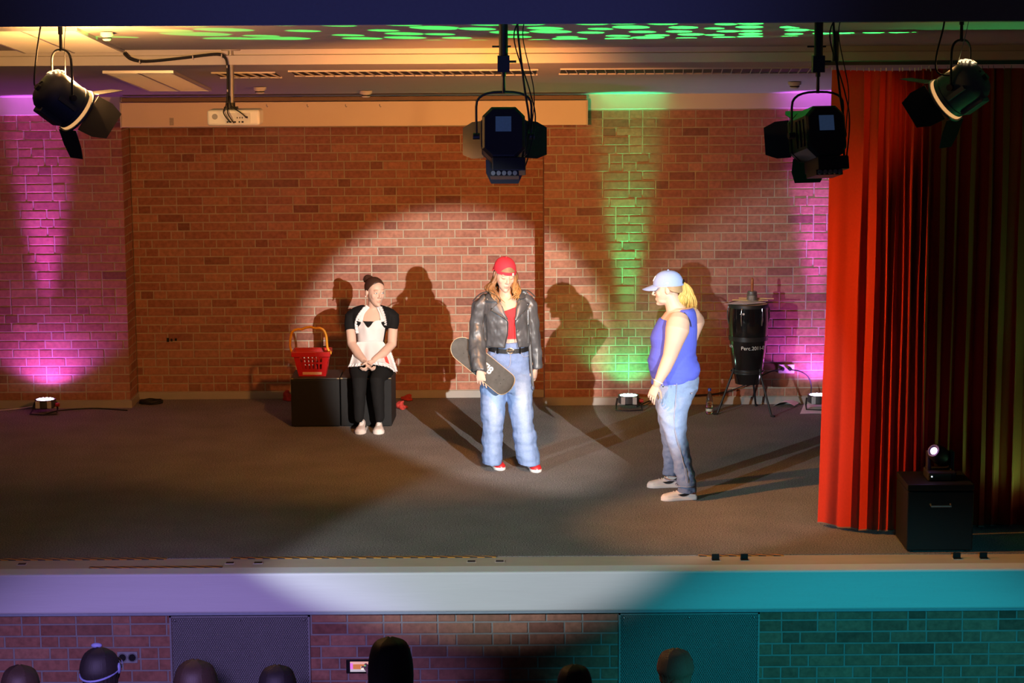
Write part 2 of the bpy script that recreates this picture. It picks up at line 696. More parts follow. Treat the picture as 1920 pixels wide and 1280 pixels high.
# the return of the left pier, courses seen obliquely
g = Geo()
for r_ in range(33):
    z = ZB + r_ * CRS
    for (a, b) in (((0.005, .115), (.125, .365), (.375, .42)) if r_ % 2 else ((.005, .24), (.25, .365), (.375, .42))):
        me = brick_mesh(b - a)
        me.transform(Matrix.Translation((XL - .001, YP + a, z)) @ Matrix.Rotation(R(90), 4, 'Z'))
        g.add([v.co[:] for v in me.vertices], [tuple(p.vertices) for p in me.polygons])
        bpy.data.meshes.remove(me)
wl = bpy.data.objects['wall_back_left']
tag(obj('brick_return', g, BRICK_FAR, wl), kind='stuff')
g = Geo()
for r_ in range(33):
    z = ZB + r_ * CRS
    for (a, b) in (((0.005, .115), (.125, .365), (.375, .42)) if r_ % 2 else ((.005, .24), (.25, .365), (.375, .42))):
        me = brick_mesh(b - a)
        me.transform(Matrix.Translation((XR + .001, YP + b, z)) @ Matrix.Rotation(R(-90), 4, 'Z'))
        g.add([v.co[:] for v in me.vertices], [tuple(p.vertices) for p in me.polygons])
        bpy.data.meshes.remove(me)
tag(obj('brick_return', g, BRICK_FAR, bpy.data.objects['wall_back_right']), kind='stuff')
# stage front under the fascia, with two openings behind the perforated panels
P1a, P1b = U(318, 1158, .10), U(581, 1158, .10)
P2a, P2b = U(1160, 1152, .10), U(1424, 1150, .10)
YF = .10
holes = ((P1a.x + .02, P1b.x - .02, -.98, -.33), (P2a.x + .02, P2b.x - .02, -.98, -.33))
brick_wall('wall_front', ((WX0, YF + MG, -1.0), (WX1, YF + .10, -.30)), (WX0, WX1, -.302 - .002 - 8 * CRS + .0105, 8, 21, holes), YF, MORTAR_FRONT, 300,
           score=lambda b: (abs(b[0] + .1) > 3.65 or b[1] < -.87, abs(b[0])))
struct('baseboard_back', Geo().box((XL, YR - .018, 0), (XR, YR + .01, .072)), BASEB, bevel=.003)
struct('baseboard_left', Geo().box((WX0, YP - .018, 0), (XL - .002, YP + .008, .072)).box((XL - .002, YP - .018, 0), (XL + .016, YR - .018, .072)), BASEB)
struct('baseboard_right', Geo().box((XR - .016, YP - .018, 0), (WX1, YP + .008, .072)), BASEB)

# ------------------------------------------------------------------ ceiling fittings
N_C = Vector((0, SL, 1)).normalized()
P_REAR = Vector((0, YS, zc(YS)))
P_FRONT = Vector((0, YS, zc(YS) + STEP))
AMBER = (1.0, .35, .07)


def rear(px, py):
    return UP(px, py, P_REAR, N_C)


def front(px, py):
    return UP(px, py, P_FRONT, N_C)


LOUVRE = M('louvre_white', (.82, .78, .70), .45, var=.04)
ALU = M('aluminium_trim', (.62, .60, .57), .4, metal=.6, var=.05)


def louvre_light(label, x0, x1, y0, y1, base):
    """recessed fluorescent luminaire with a fine white cross-blade grid, in two bays"""
    def zz(y, d):
        return base.z - SL * (y - base.y) - d
    t = thing('louvre_light', label, 'ceiling light', ((x0 + x1) / 2, (y0 + y1) / 2, zz((y0 + y1) / 2, 0)), 'louvred ceiling lights')
    g = Geo()
    xm = (x0 + x1) / 2
    w_ = .018
    for (a, b, c, d) in ((x0 - w_, x0, y0, y1), (x1, x1 + w_, y0, y1), (xm - .006, xm + .006, y0, y1), (x0 - w_, x1 + w_, y0 - w_, y0), (x0 - w_, x1 + w_, y1, y1 + w_)):
        g.hexa([(a, c, zz(c, .022)), (b, c, zz(c, .022)), (b, d, zz(d, .022)), (a, d, zz(d, .022)), (a, c, zz(c, -.002)), (b, c, zz(c, -.002)), (b, d, zz(d, -.002)), (a, d, zz(d, -.002))])
    obj('frame', g, ALU, t)
    for (a, b) in ((x0, xm - .006), (xm + .006, x1)):
        g = Geo()
        n = int((y1 - y0) / .034)
        for i in range(n):
            y = y0 + (i + .5) * (y1 - y0) / n
            g.hexa([(a, y - .006, zz(y, .018)), (b, y - .006, zz(y, .018)), (b, y + .012, zz(y, .018)), (a, y + .012, zz(y, .018)),
                    (a, y, zz(y, .001)), (b, y, zz(y, .001)), (b, y + .004, zz(y, .001)), (a, y + .004, zz(y, .001))])
        o = obj('louvre', g, LOUVRE, t)
        tag(o, kind='stuff')
    g = Geo().hexa([(x0, y0, zz(y0, .0015)), (x1, y0, zz(y0, .0015)), (x1, y1, zz(y1, .0015)), (x0, y1, zz(y1, .0015)),
                    (x0, y0, zz(y0, -.001)), (x1, y0, zz(y0, -.001)), (x1, y1, zz(y1, -.001)), (x0, y1, zz(y1, -.001))])
    obj('reflector', g, LOUVRE, t)
    return t


a, b = front(118, 60), front(270, 113)
a2 = front(-60, 66)
louvre_light('long amber-lit louvred ceiling light above the leftmost stage lamp', front(115, 120).x, b.x, .50, b.y, P_FRONT)
a, b, c = rear(168, 133), rear(312, 130), rear(392, 166)
louvre_light('louvred ceiling light panel between the ceiling step and the white screen case', rear(285, 168).x, c.x, max(YS + .09, a.y), c.y, P_REAR)


def diffuser(label, pxa, pxb, py, fins):
    A, B = rear(pxa, py), rear(pxb, py)
    y0, y1 = rear((pxa + pxb) / 2, py + 5).y, rear((pxa + pxb) / 2, py - 4).y
    y0, y1 = min(y0, y1), max(y0, y1)
    def z(y, d=0):
        return zc(y) - d
    t = thing('slot_diffuser', label, 'air vent', ((A.x + B.x) / 2, (y0 + y1) / 2, z((y0 + y1) / 2)), 'air slots in the ceiling')
    g = Geo()
    g.hexa([(A.x, y0, z(y0, .002)), (B.x, y0, z(y0, .002)), (B.x, y1, z(y1, .002)), (A.x, y1, z(y1, .002)),
            (A.x, y0, z(y0, -.01)), (B.x, y0, z(y0, -.01)), (B.x, y1, z(y1, -.01)), (A.x, y1, z(y1, -.01))])
    obj('duct', g, BLACK, t)
    for c_ in (y0 - .012, y1):
        g = Geo()
        g.hexa([(A.x - .01, c_, z(c_, .012)), (B.x + .01, c_, z(c_, .012)), (B.x + .01, c_ + .012, z(c_ + .012, .012)), (A.x - .01, c_ + .012, z(c_ + .012, .012)),
                (A.x - .01, c_, z(c_, -.002)), (B.x + .01, c_, z(c_, -.002)), (B.x + .01, c_ + .012, z(c_ + .012, -.002)), (A.x - .01, c_ + .012, z(c_ + .012, -.002))])
        obj('edge_trim', g, WHITE, t)
    fm = None
    for i in range(fins):
        x = A.x + (i + .5) * (B.x - A.x) / fins
        if fm is None:
            g = Geo().hexa([(-.012, y0, z(y0, .012)), (-.005, y0, z(y0, .012)), (.035, y1, z(y1, .012)), (.028, y1, z(y1, .012)),
                            (-.012, y0, z(y0, .002)), (-.005, y0, z(y0, .002)), (.035, y1, z(y1, .002)), (.028, y1, z(y1, .002))])
            fm = fix_normals(g.mesh('fin', (0, t.location.y, t.location.z)))
            fm.materials.append(WHITE)
        o = bpy.data.objects.new('fin', fm)
        COL.objects.link(o)
        o.parent = t
        o.location = (x - t.location.x, 0, 0)
    return t


diffuser('short dark air slot in the ceiling left of the projector pole', 405, 520, 139, 6)
diffuser('long dark air slot in the ceiling behind the middle stage lamp', 546, 1006, 135, 24)
diffuser('long air slot with pale fins in the ceiling, running to the red curtain', 1052, 1540, 131, 27)


def detector(label, px, py, pl, r=.058):
    p = pl(px, py)
    t = thing('smoke_detector', label, 'smoke detector', p, 'smoke detectors')
    obj('base', Geo().lathe([(.0, 0), (r, 0), (r, -.022), (r * .93, -.028), (0, -.028)], p, 24), WHITE, t, sm=40)
    obj('sensor_head', Geo().lathe([(.0, -.026), (r * .78, -.028), (r * .62, -.056), (r * .45, -.062), (0, -.062)], p, 20), WHITE, t, sm=40)
    obj('slot_ring', Geo().lathe([(r * .3, -.036), (r * .74, -.036), (r * .71, -.046), (r * .3, -.046)], p, 20), BLACK, t)
    return t


detector('cream smoke detector nearest the projector pole', 487, 163, rear)
detector('cream smoke detector above the middle of the screen case', 686, 170, rear)
detector('cream smoke detector under the ceiling close to the red curtain', 1490, 153, rear)
detector('small round ceiling sensor just behind the dark header beam', 200, 60, front, .045)

# --- projection screen case
A, B = U(228, 240, 5.85), U(1100, 230, 5.85)
g = Geo().box((A.x, 5.85, 2.702), (B.x, 6.02, 2.930))
t = thing('projection_screen_case', 'long cream projection screen case mounted high across the brick recess', 'screen case', ((A.x + B.x) / 2, 5.93, 2.702))
obj('case', g, M('cream_case', (.82, .70, .56), .6, var=.05, nscale=4), t, bevel=.006)
obj('end_cap', Geo().box((A.x - .012, 5.845, 2.698), (A.x, 6.03, 2.934)), WHITE, t, bevel=.003)
obj('end_cap', Geo().box((B.x, 5.845, 2.698), (B.x + .012, 6.03, 2.934)), WHITE, t, bevel=.003)
obj('mounting_rail', Geo().box((A.x, 5.90, 2.936), (B.x, 5.99, 2.972)), M('brown_rail', (.20, .13, .09), .6), t)
for px, py in ((322, 228),):
    p = U(px, py, 5.848)
    obj('tape_remnant', Geo().box((p.x - .02, 5.846, p.z - .035), (p.x + .018, 5.8505, p.z + .035)), M('old_tape', (.45, .40, .33), .4, var=.4, nscale=60), t)
for px in (500, 576, 648, 712):
    p = U(px, 198, 5.85)
    obj('hook', Geo().tube([(p.x, 5.845, p.z + .012), (p.x, 5.83, p.z), (p.x + .008, 5.835, p.z - .012), (p.x + .012, 5.845, p.z - .006)], .003, n=6), STEEL, t)

# --- projector on its ceiling pole
pt = front(433, 93)
YPj = pt.y
pb = U(433, 204, YPj)
t = thing('projector', 'white video projector hanging upside down from a ceiling pole', 'projector', (pt.x, pt.y, U(433, 236, YPj).z))
obj('pole', Geo().cyl((pt.x, YPj, pt.z), (pb.x, YPj, pb.z - .01), .024, 20), M('grey_pole', (.34, .32, .27), .45, metal=.5), t, sm=40)
obj('ceiling_plate', Geo().cyl((pt.x, YPj, pt.z + .005), (pt.x, YPj, pt.z - .008), .075, 24), M('grey_pole2', (.42, .38, .33), .5), t, sm=40)
L_, R_ = U(388, 220, YPj - .12), U(487, 220, YPj - .12)
zt, zb_ = U(433, 206, YPj - .12).z, U(433, 236, YPj - .12).z
pw = M('projector_white', (.72, .72, .70), .4, var=.03)
bo = obj('housing', Geo().box((L_.x, YPj - .12, zb_), (R_.x, YPj + .14, zt)), pw, t)
bv = bo.modifiers.new('b', 'BEVEL'); bv.width = .022; bv.segments = 4
yb = YPj - .1215
obj('speaker_grille', Geo().cyl((L_.x + .06, yb, (zt + zb_) / 2 + .01), (L_.x + .06, yb + .004, (zt + zb_) / 2 + .01), .022, 20), M('grille_grey', (.30, .30, .30), .7), t)
cxp = (L_.x + R_.x) / 2
obj('port_panel', Geo().box((cxp - .06, yb - .001, zb_ + .018), (cxp + .13, yb + .003, zt - .022)), M('panel_grey', (.60, .60, .58), .5), t)
for i, (dx, dz, w_) in enumerate(((-.045, .03, .012), (-.02, .03, .012), (.012, .03, .016), (.045, .03, .01), (.07, .03, .016), (.03, .062, .007), (.05, .062, .007), (.068, .062, .007), (.1, .066, .02))):
    obj('port', Geo().box((cxp + dx - w_ / 2, yb - .003, zb_ + dz - .006), (cxp + dx + w_ / 2, yb + .002, zb_ + dz + .006)), BLACK, t)
obj('mount_bracket', Geo().box((pb.x - .05, YPj - .04, zt - .002), (pb.x + .05, YPj + .05, zt + .018)).cyl((pb.x, YPj, zt), (pb.x, YPj, zt + .05), .034), BLACKM, t)
obj('lens', Geo().cyl((cxp + .06, YPj + .135, (zt + zb_) / 2), (cxp + .06, YPj + .16, (zt + zb_) / 2), .03, 20), BLACK, t)
for k, (q, z0) in enumerate((((-.03), zb_ + .035), ((.0), zb_ + .03), ((.1), zb_ + .066))):
    pts = bez([(pb.x - .02 + .008 * k, YPj - .03, pb.z + .10), (pb.x - .03 + .02 * k, YPj - .07, zt + .03), (cxp + q - .04, YPj - .15, zt - .02), (cxp + q, yb - .02, z0), (cxp + q, yb, z0)], 6)
    obj('signal_cable', Geo().tube(pts, .0045, n=8), RUBBER, t, sm=60)
# cable bundle from the louvre light along the ceiling and down the pole
pts = [U(232, 101, YPj - .09), U(246, 112, YPj - .09), U(275, 116, YPj - .06), U(340, 110, YPj - .04), U(400, 103, YPj - .04), U(420, 107, YPj - .04), U(426, 125, YPj - .045), U(427, 170, YPj - .045), U(426, 190, YPj - .05)]
t2 = thing('ceiling_cable', 'black cable bundle sagging under the ceiling to the projector pole', 'cable', pts[0])
for k in (-1, 0, 1):
    obj('strand', Geo().tube([p + Vector((0, k * .009, .007 * abs(k))) for p in bez(pts, 6)], .0075, n=8), RUBBER, t2, sm=60)
for i in (10, 20, 28, 36, 42):
    p = bez(pts, 6)[i]
    obj('cable_tie', Geo().tube([p + Vector((-.004, 0, 0)), p + Vector((.004, 0, 0))], .019, n=10), WHITE, t2)

# ------------------------------------------------------------------ stage lamps on the bar behind the header
YLMP = .18
bar_z = 3.80
tag(obj('lighting_bar', Geo().cyl((-5, YLMP, bar_z), (5, YLMP, bar_z), .024, 16), BLACKM, sm=40), 'black lighting bar running behind the dark header beam', 'bar')
LAMP_GLOW = M('lamp_glow', (1, .7, .35), .3, emit=(1.0, .62, .25), estr=2.6)
VENT_GLOW = M('vent_glow', (1, .7, .35), .3, emit=(1.0, .72, .42), estr=1.6)
LAMPBLUE = M('lamp_blue_grey', (.028, .036, .062), .55, var=.15, bump=.1, bscale=200)
LAMPGREY = M('lamp_grey', (.13, .15, .17), .5, var=.15, bump=.1, bscale=200)


def basis(fwd, up=(0, 0, 1)):
    f = Vector(fwd).normalized()
    r_ = f.cross(Vector(up)).normalized()
    u = r_.cross(f)
    return Matrix((r_, f, u)).transposed().to_4x4()


def hang(t, c, pole_top, arch_top, half, zpiv, rx=Vector((1, 0, 0)), yk=BLACKM):
    """clamp, spigot, yoke: from the bar down to the pivot of the lamp"""
    x = c.x
    g = Geo().box((x - .03, YLMP - .035, bar_z - .05), (x + .03, YLMP + .035, bar_z + .035))
    g.cyl((x + .03, YLMP, bar_z - .03), (x + .065, YLMP, bar_z - .03), .008, 8)
    obj('clamp', g, BLACKM, t, bevel=.004)
    obj('spigot', Geo().tube([(x, YLMP, bar_z - .04), (x, YLMP, arch_top + .10), (x, YLMP, arch_top + .10), (x, YLMP, arch_top - .01)], [.016, .016, .010, .012], n=12), BLACKM, t)
    pts = []
    for k in range(13):
        a = math.pi * k / 12
        s = math.copysign(abs(math.cos(a)) ** .75, math.cos(a))
        h = abs(math.sin(a)) ** .75
        q = Vector((x, YLMP, 0)) + rx * (-half * s)
        pts.append(Vector((q.x, q.y, arch_top - .10 + .10 * h)))
    e0 = Vector((x, YLMP, zpiv)) - rx * half
    e1 = Vector((x, YLMP, zpiv)) + rx * half
    obj('yoke', Geo().tube([e0] + pts + [e1], (.008), n=8), yk, t, sm=60)
    for e in (e0, e1):
        obj('tilt_knob', Geo().cyl(e - rx * .022, e + rx * .022, .022, 12), BLACKM, t)


def doors(t, mw, r, front, spread=(40, 40, 40, 40), length=.16, mat=None):
    """four barn doors on the front ring; angles away from the beam axis"""
    for k, (ax, sgn) in enumerate((('x', -1), ('x', 1), ('z', 1), ('z', -1))):
        a = R(spread[k])
        g = Geo()
        w0, w1 = r * .85, r * .62
        q = []
        for d in (0, .004):
            for (u, v) in ((-w0, 0), (w0, 0), (w1 * 1.35, length * .55), (w1, length), (-w1, length), (-w1 * 1.35, length * .55)):
                off = sgn * (r * .92 + v * math.sin(a)) + sgn * d
                y = front + v * math.cos(a)
                q.append(Vector((off, y, u)) if ax == 'x' else Vector((u, y, off)))
        n = 6
        g.add([mw @ p for p in q], [tuple(range(n)), tuple(range(2 * n - 1, n - 1, -1))] + [(i, (i + 1) % n, (i + 1) % n + n, i + n) for i in range(n)])
        obj('barn_door', g, mat or BLACKM, t)


def fresnel(label, cpx, cpy, fwd, body, arch_py, yoke_half, power, tgt, leak, cone):
    c = U(cpx, cpy, YLMP)
    t = thing('stage_lamp', label, 'stage lamp', (c.x, YLMP, c.z), 'lamps on the bar above the stage')
    mw = Matrix.Translation(c) @ basis(fwd)
    ml = mw @ Matrix.Rotation(R(-90), 4, 'X')             # lathe axis z -> forward y
    prof = [(0, -.185), (.07, -.183), (.115, -.165), (.140, -.135), (.148, -.10), (.148, .07), (.152, .07), (.152, .10), (.138, .102), (.138, .09)]
    obj('housing', Geo().lathe(prof, n=32, mat=ml), body, t, sm=35)
    obj('lens', Geo().lathe([(0, .085), (.136, .085), (.136, .092), (.10, .104), (.0, .112)], n=28, mat=ml), LAMP_GLOW, t, sm=60)
    obj('painted_rim_light', Geo().lathe([(.139, .101), (.1535, .101), (.1535, .124), (.139, .124)], n=28, mat=ml), M('painted_rim_glow', (.3, .2, .1), .4, emit=(1.0, .50, .18), estr=.75), t, sm=35)  # added glowing band, stands in for lamp light on the front ring
    obj('lens_ring', Geo().lathe([(.134, .124), (.164, .124), (.164, .138), (.134, .138)], n=28, mat=ml), body, t, sm=35)
    for k in range(4):                                      # ventilation slits on top of the back dome
        y = (-.181, -.166, -.148, -.122)[k]
        rr_ = (.092, .121, .138, .150)[k]
        g = Geo()
        q = []
        for d in (0, .003):
            for s in range(7):
                an = R(90 + (-34 + 68 * s / 6) * (.7, 1, 1, .75)[k])
                for yy in (0, 1):
                    r3 = rr_ + d + .010 * yy
                    q.append(mw @ Vector((r3 * math.cos(an), y - .004 + .008 * yy, r3 * math.sin(an))))
        fs = []
        for s in range(6):
            i = 14 + s * 2
            fs.append((i, i + 1, i + 3, i + 2))
            i = s * 2
            fs.append((i, i + 2, i + 3, i + 1))
        g.add(q, fs)
        obj('vent_slit', g, VENT_GLOW, t)
    for s in (-1, 1):
        g = Geo().box((s * .152 - .012, -.09, -.05), (s * .152 + .012, .05, -.02), mw)
        obj('focus_rail', g, body, t)
    obj('knob', Geo().tube([mw @ Vector((0, -.185, -.03)), mw @ Vector((0, -.21, -.03))], .022, n=14), BLACKM, t)
    obj('lower_case', Geo().box((-.06, -.12, -.168), (.06, .06, -.12), mw), body, t, bevel=.01)
    doors(t, mw, .158, .138, (42, 42, 42, 36), .20)
    rx = Vector((mw.to_3x3() @ Vector((1, 0, 0)))); rx.z = 0; rx.normalize()
    hang(t, c, bar_z, U(cpx, arch_py, YLMP).z, yoke_half, c.z + .02, rx)
    cb = [Vector((c.x - .10, YLMP, bar_z)), Vector((c.x - .13, YLMP - .05, (bar_z + c.z) / 2 + .15)), Vector((c.x - .17, YLMP - .08, c.z + .12)), mw @ Vector((0, -.19, .02))]
    obj('power_cable', Geo().tube(bez(cb, 8), .006, n=8), RUBBER, t, sm=60)
    sc_ = [Vector((c.x + .06, YLMP, bar_z)), Vector((c.x + .03, YLMP - .02, (bar_z + c.z) / 2 + .12)), mw @ Vector((0, -.08, .15))]
    obj('safety_wire', Geo().tube(bez(sc_, 8), .0025, n=6), STEEL, t, sm=60)
    p = mw @ Vector((0, .15, 0))
    l = spot('stage_lamp_beam', p, tgt, power, AMBER, cone, .9, .09)
    lk = bpy.data.lights.new('stage_lamp_leak', 'POINT')
    lk.energy, lk.color, lk.shadow_soft_size = leak, (1, .48, .15), .03
    lo = bpy.data.objects.new('stage_lamp_leak', lk)
    COL.objects.link(lo)
    lo.location = mw @ Vector((0, -.02, .19))
    return t


fresnel('blue-grey round stage lamp hanging leftmost, below the amber louvred ceiling light', 118, 188, (.64, .46, -.58), LAMPBLUE, 93, .155, 2300, (2.5, 1.4, .9), 110, 44)
fresnel('light grey round stage lamp hanging rightmost, in front of the red curtain', 1800, 168, (-.66, .46, -.56), LAMPGREY, 75, .155, 14, (-.6, 6.5, 1.8), .4, 70)


def octagon_lamp(label, cpx, cpy, fwd, arch_py, power, tgt, cone):
    c = U(cpx, cpy, YLMP)
    t = thing('stage_lamp', label, 'stage lamp', (c.x, YLMP, c.z), 'lamps on the bar above the stage')
    mw = Matrix.Translation(c) @ basis(fwd)
    def octo(w_, h_, k):
        return [(-w_, -h_ + k), (-w_ + k, -h_), (w_ - k, -h_), (w_, -h_ + k), (w_, h_ - k), (w_ - k, h_), (-w_ + k, h_), (-w_, h_ - k)]
    g = Geo()
    g.rings([[mw @ Vector((x, y, z)) for x, z in octo(a, b, k)] for y, a, b, k in ((-.17, .125, .155, .055), (-.15, .142, .172, .062), (.10, .142, .172, .062))])
    obj('housing', g, BLACKM, t, bevel=.003)
    obj('front_ring', Geo().rings([[mw @ Vector((x, y, z)) for x, z in octo(.152, .165, .06)] for y in (.10, .135)]), BLACKM, t)
    obj('lens', Geo().cyl(mw @ Vector((0, .13, 0)), mw @ Vector((0, .142, 0)), .125, 28), LAMP_GLOW, t)
    obj('lower_case', Geo().box((-.075, -.165, -.255), (.145, .08, -.165), mw), BLACKM, t, bevel=.006)
    obj('display', Geo().box((-.052, -.176, .005), (.052, -.169, .105), mw), M('display_blue', (.05, .085, .17), .35, var=.35, nscale=50, emit=(.10, .19, .42), estr=.12), t)
    for k in range(5):
        obj('connector', Geo().cyl(mw @ Vector((-.068 + .036 * k, -.168, -.272)), mw @ Vector((-.068 + .036 * k, -.12, -.272)), .015, 12), M('connector_grey', (.28, .28, .29), .5), t)
    obj('connector_plate', Geo().box((-.09, -.15, -.29), (.10, .02, -.255), mw), BLACKM, t)
    for s in (-1, 1):
        for k in range(3):
            obj('cooling_rib', Geo().box((s * .142 - .008, -.12 + .06 * k, -.09), (s * .142 + .008, -.10 + .06 * k, .09), mw), BLACKM, t)
    doors(t, mw, .150, .14, (58, 58, 25, 62), .17)
    rx = Vector((mw.to_3x3() @ Vector((1, 0, 0)))); rx.z = 0; rx.normalize()
    az = U(cpx, arch_py, YLMP).z
    hang(t, c, bar_z, az, .185, c.z + .0, rx)
    obj('extension_tube', Geo().cyl((c.x, YLMP, bar_z - .05), (c.x, YLMP, az + .13), .030, 14).box((c.x - .04, YLMP - .04, az + .13), (c.x + .04, YLMP + .04, az + .24))
        .cyl((c.x - .075, YLMP, az + .30), (c.x + .05, YLMP, az + .30), .006, 8).cyl((c.x, YLMP, az + .2), (c.x + .085, YLMP, az + .2), .008, 8), BLACKM, t)
    for k, dx in enumerate((.10, .16, .13)):
        cb = [Vector((c.x + dx * .9 + .02 * k, YLMP - .01, bar_z)), Vector((c.x + dx * 1.0 - .03 * k, YLMP - .03, bar_z - .18)), Vector((c.x + dx + .04, YLMP - .03, az + .02)),
              Vector((c.x + .17 + .02 * k, YLMP - .04, c.z + .10)), mw @ Vector((.15, -.1, -.02 - .09 * k)), mw @ Vector((.12, -.14, -.2))][:6 if k != 1 else 5]
        obj('power_cable', Geo().tube(bez(cb, 8), (.0075, .0035, .0045)[k], n=8), RUBBER, t, sm=60)
    p = mw @ Vector((0, .16, 0))
    spot('stage_lamp_beam', p, tgt, power, AMBER, cone, .9, .10)
    return t


octagon_lamp('black eight-sided stage lamp hanging in the middle above the cast', 945, 255, (.02, 1, -.22), 172, 760, (-1.3, 6.5, 1.3), 100)
octagon_lamp('black eight-sided stage lamp hanging at the edge of the red curtain', 1532, 253, (-.26, .95, -.22), 172, 60, (.2, 6.5, 1.2), 50)

# ------------------------------------------------------------------ coloured floor floods against the wall
DARKH = M('par_housing', (.05, .05, .055), .45, var=.1)
GREYH = M('par_side', (.42, .42, .43), .45, var=.1)


def led_par(label, x, y, colr, power, wide, narrow, tilt=.085, gl=(1, 1, 1), aim=0.0):
    t = thing('floor_flood', label, 'floor light', (x, y, 0), 'flat colour floods on the stage floor')
    z = .135
    obj('housing', Geo().lathe([(0, .05), (.075, .05), (.098, .065), (.1, z - .012), (.1, z), (.088, z), (.088, z - .008), (0, z - .008)], (x, y, 0), 32), DARKH, t, sm=35)
    for s in (-1, 1):
        obj('side_plate', Geo().box((x + s * .055 - .02, y - .102, .06), (x + s * .055 + .02, y - .09, z - .004)), GREYH, t, bevel=.003)
    lm = M('led_glow_' + '%.1f%.1f%.1f' % tuple(gl), (.8, .8, .8), .3, emit=gl, estr=14)
    for ring, (rad, n) in enumerate(((.0, 1), (.036, 6), (.068, 12))):
        for k in range(n):
            a = 2 * math.pi * k / n
            p = Vector((x + rad * math.cos(a), y + rad * math.sin(a), z - .007))
            obj('led', Geo().lathe([(0, 0), (.0145, 0), (.012, .007), (0, .010)], p, 10), lm, t, fix=True)
    for s in (-1, 1):
        obj('bracket', Geo().tube([(x + s * .105, y + .02, .10), (x + s * .118, y - .02, .04), (x + s * .125, y - .11, .012), (x, y - .135, .010)], .009, n=8, flat=.6), BLACKM, t)
    obj('bracket_knob', Geo().cyl((x + .10, y - .03, .085), (x + .14, y - .03, .085), .018, 12), M('red_knob', (.35, .02, .02), .5), t)
    l1 = spot('flood_beam', (x, y, z + .02), (x + aim, y + tilt * 3, 3), power, colr, narrow, 1.0, .06)
    l2 = spot('flood_spill', (x, y, z + .02), (x, y + .25, 1.0), power * wide, colr, 128, .5, .06)
    return t


led_par('flat floor flood throwing magenta light up the left brick pier', -4.42, 5.90, (.62, .10, 1.0), 1500, .034, 19, gl=(.85, .7, 1.0))
led_par('flat floor flood throwing green light up the brick wall behind the blue-capped performer', 1.12, 5.93, (.0, 1.0, .32), 1300, .032, 19, gl=(.55, 1.0, .8))
led_par('flat floor flood throwing magenta light up the wall beside the red curtain', 2.92, 5.90, (.60, .10, 1.0), 1500, .04, 20, gl=(.85, .7, 1.0))
led_par('flat floor flood throwing green light on the far right curtain folds', 3.84, .80, (.05, 1.0, .25), 110, .3, 40, gl=(.3, 1.0, .5), aim=-.15)

# green dot pattern thrown on the ceiling by an unseen moving light behind the curtain
gb = spot('gobo_projector', (2.75, 1.95, .25), (.85, 1.95, 3.62), 3600, (0.03, 1.0, .12), 84, .02, .004)
gd = (Vector((1.0, .85, 3.62)) - gb.location).normalized()
gx = Vector((1, 0, 0)); gx = (gx - gd * gx.dot(gd)).normalized()
gb.rotation_euler = Matrix((gx.cross(-gd), gx, -gd)).transposed().to_euler()
gb.data.use_nodes = True
nt = gb.data.node_tree
em = nt.nodes['Emission']
tc = nt.nodes.new('ShaderNodeTexCoord')
sx = nt.nodes.new('ShaderNodeSeparateXYZ')
nt.links.new(tc.outputs['Normal'], sx.inputs[0])
cmb = nt.nodes.new('ShaderNodeCombineXYZ')
for i in (0, 1):
    d = nt.nodes.new('ShaderNodeMath'); d.operation = 'DIVIDE'
    nt.links.new(sx.outputs[i], d.inputs[0]); nt.links.new(sx.outputs[2], d.inputs[1])
    nt.links.new(d.outputs[0], cmb.inputs[i])
vo = nt.nodes.new('ShaderNodeTexVoronoi'); vo.voronoi_dimensions = '2D'; vo.inputs['Scale'].default_value = 15; vo.inputs['Randomness'].default_value = .55
nt.links.new(cmb.outputs[0], vo.inputs['Vector'])
cs = nt.nodes.new('ShaderNodeSeparateColor')
nt.links.new(vo.outputs['Color'], cs.inputs[0])
th = nt.nodes.new('ShaderNodeMath'); th.operation = 'MULTIPLY_ADD'; th.inputs[1].default_value = .20; th.inputs[2].default_value = .24
nt.links.new(cs.outputs[0], th.inputs[0])
lt = nt.nodes.new('ShaderNodeMath'); lt.operation = 'LESS_THAN'
nt.links.new(vo.outputs['Distance'], lt.inputs[0]); nt.links.new(th.outputs[0], lt.inputs[1])
# the dots fill a flat oval window only
wn = nt.nodes.new('ShaderNodeVectorMath'); wn.operation = 'MULTIPLY'; wn.inputs[1].default_value = (1 / .19, 1 / .68, 0)
nt.links.new(cmb.outputs[0], wn.inputs[0])
ln = nt.nodes.new('ShaderNodeVectorMath'); ln.operation = 'LENGTH'
nt.links.new(wn.outputs[0], ln.inputs[0])
l2 = nt.nodes.new('ShaderNodeMath'); l2.operation = 'LESS_THAN'; l2.inputs[1].default_value = 1
nt.links.new(ln.outputs['Value'], l2.inputs[0])
mu = nt.nodes.new('ShaderNodeMath'); mu.operation = 'MULTIPLY'
nt.links.new(lt.outputs[0], mu.inputs[0]); nt.links.new(l2.outputs[0], mu.inputs[1])
nt.links.new(mu.outputs[0], em.inputs['Strength'])

# ------------------------------------------------------------------ red stage curtain
def cloth_red():
    return M('curtain_velvet', (.46, .030, .012), .85, var=.12, nscale=60, bump=.3, bscale=420, spec=.15)


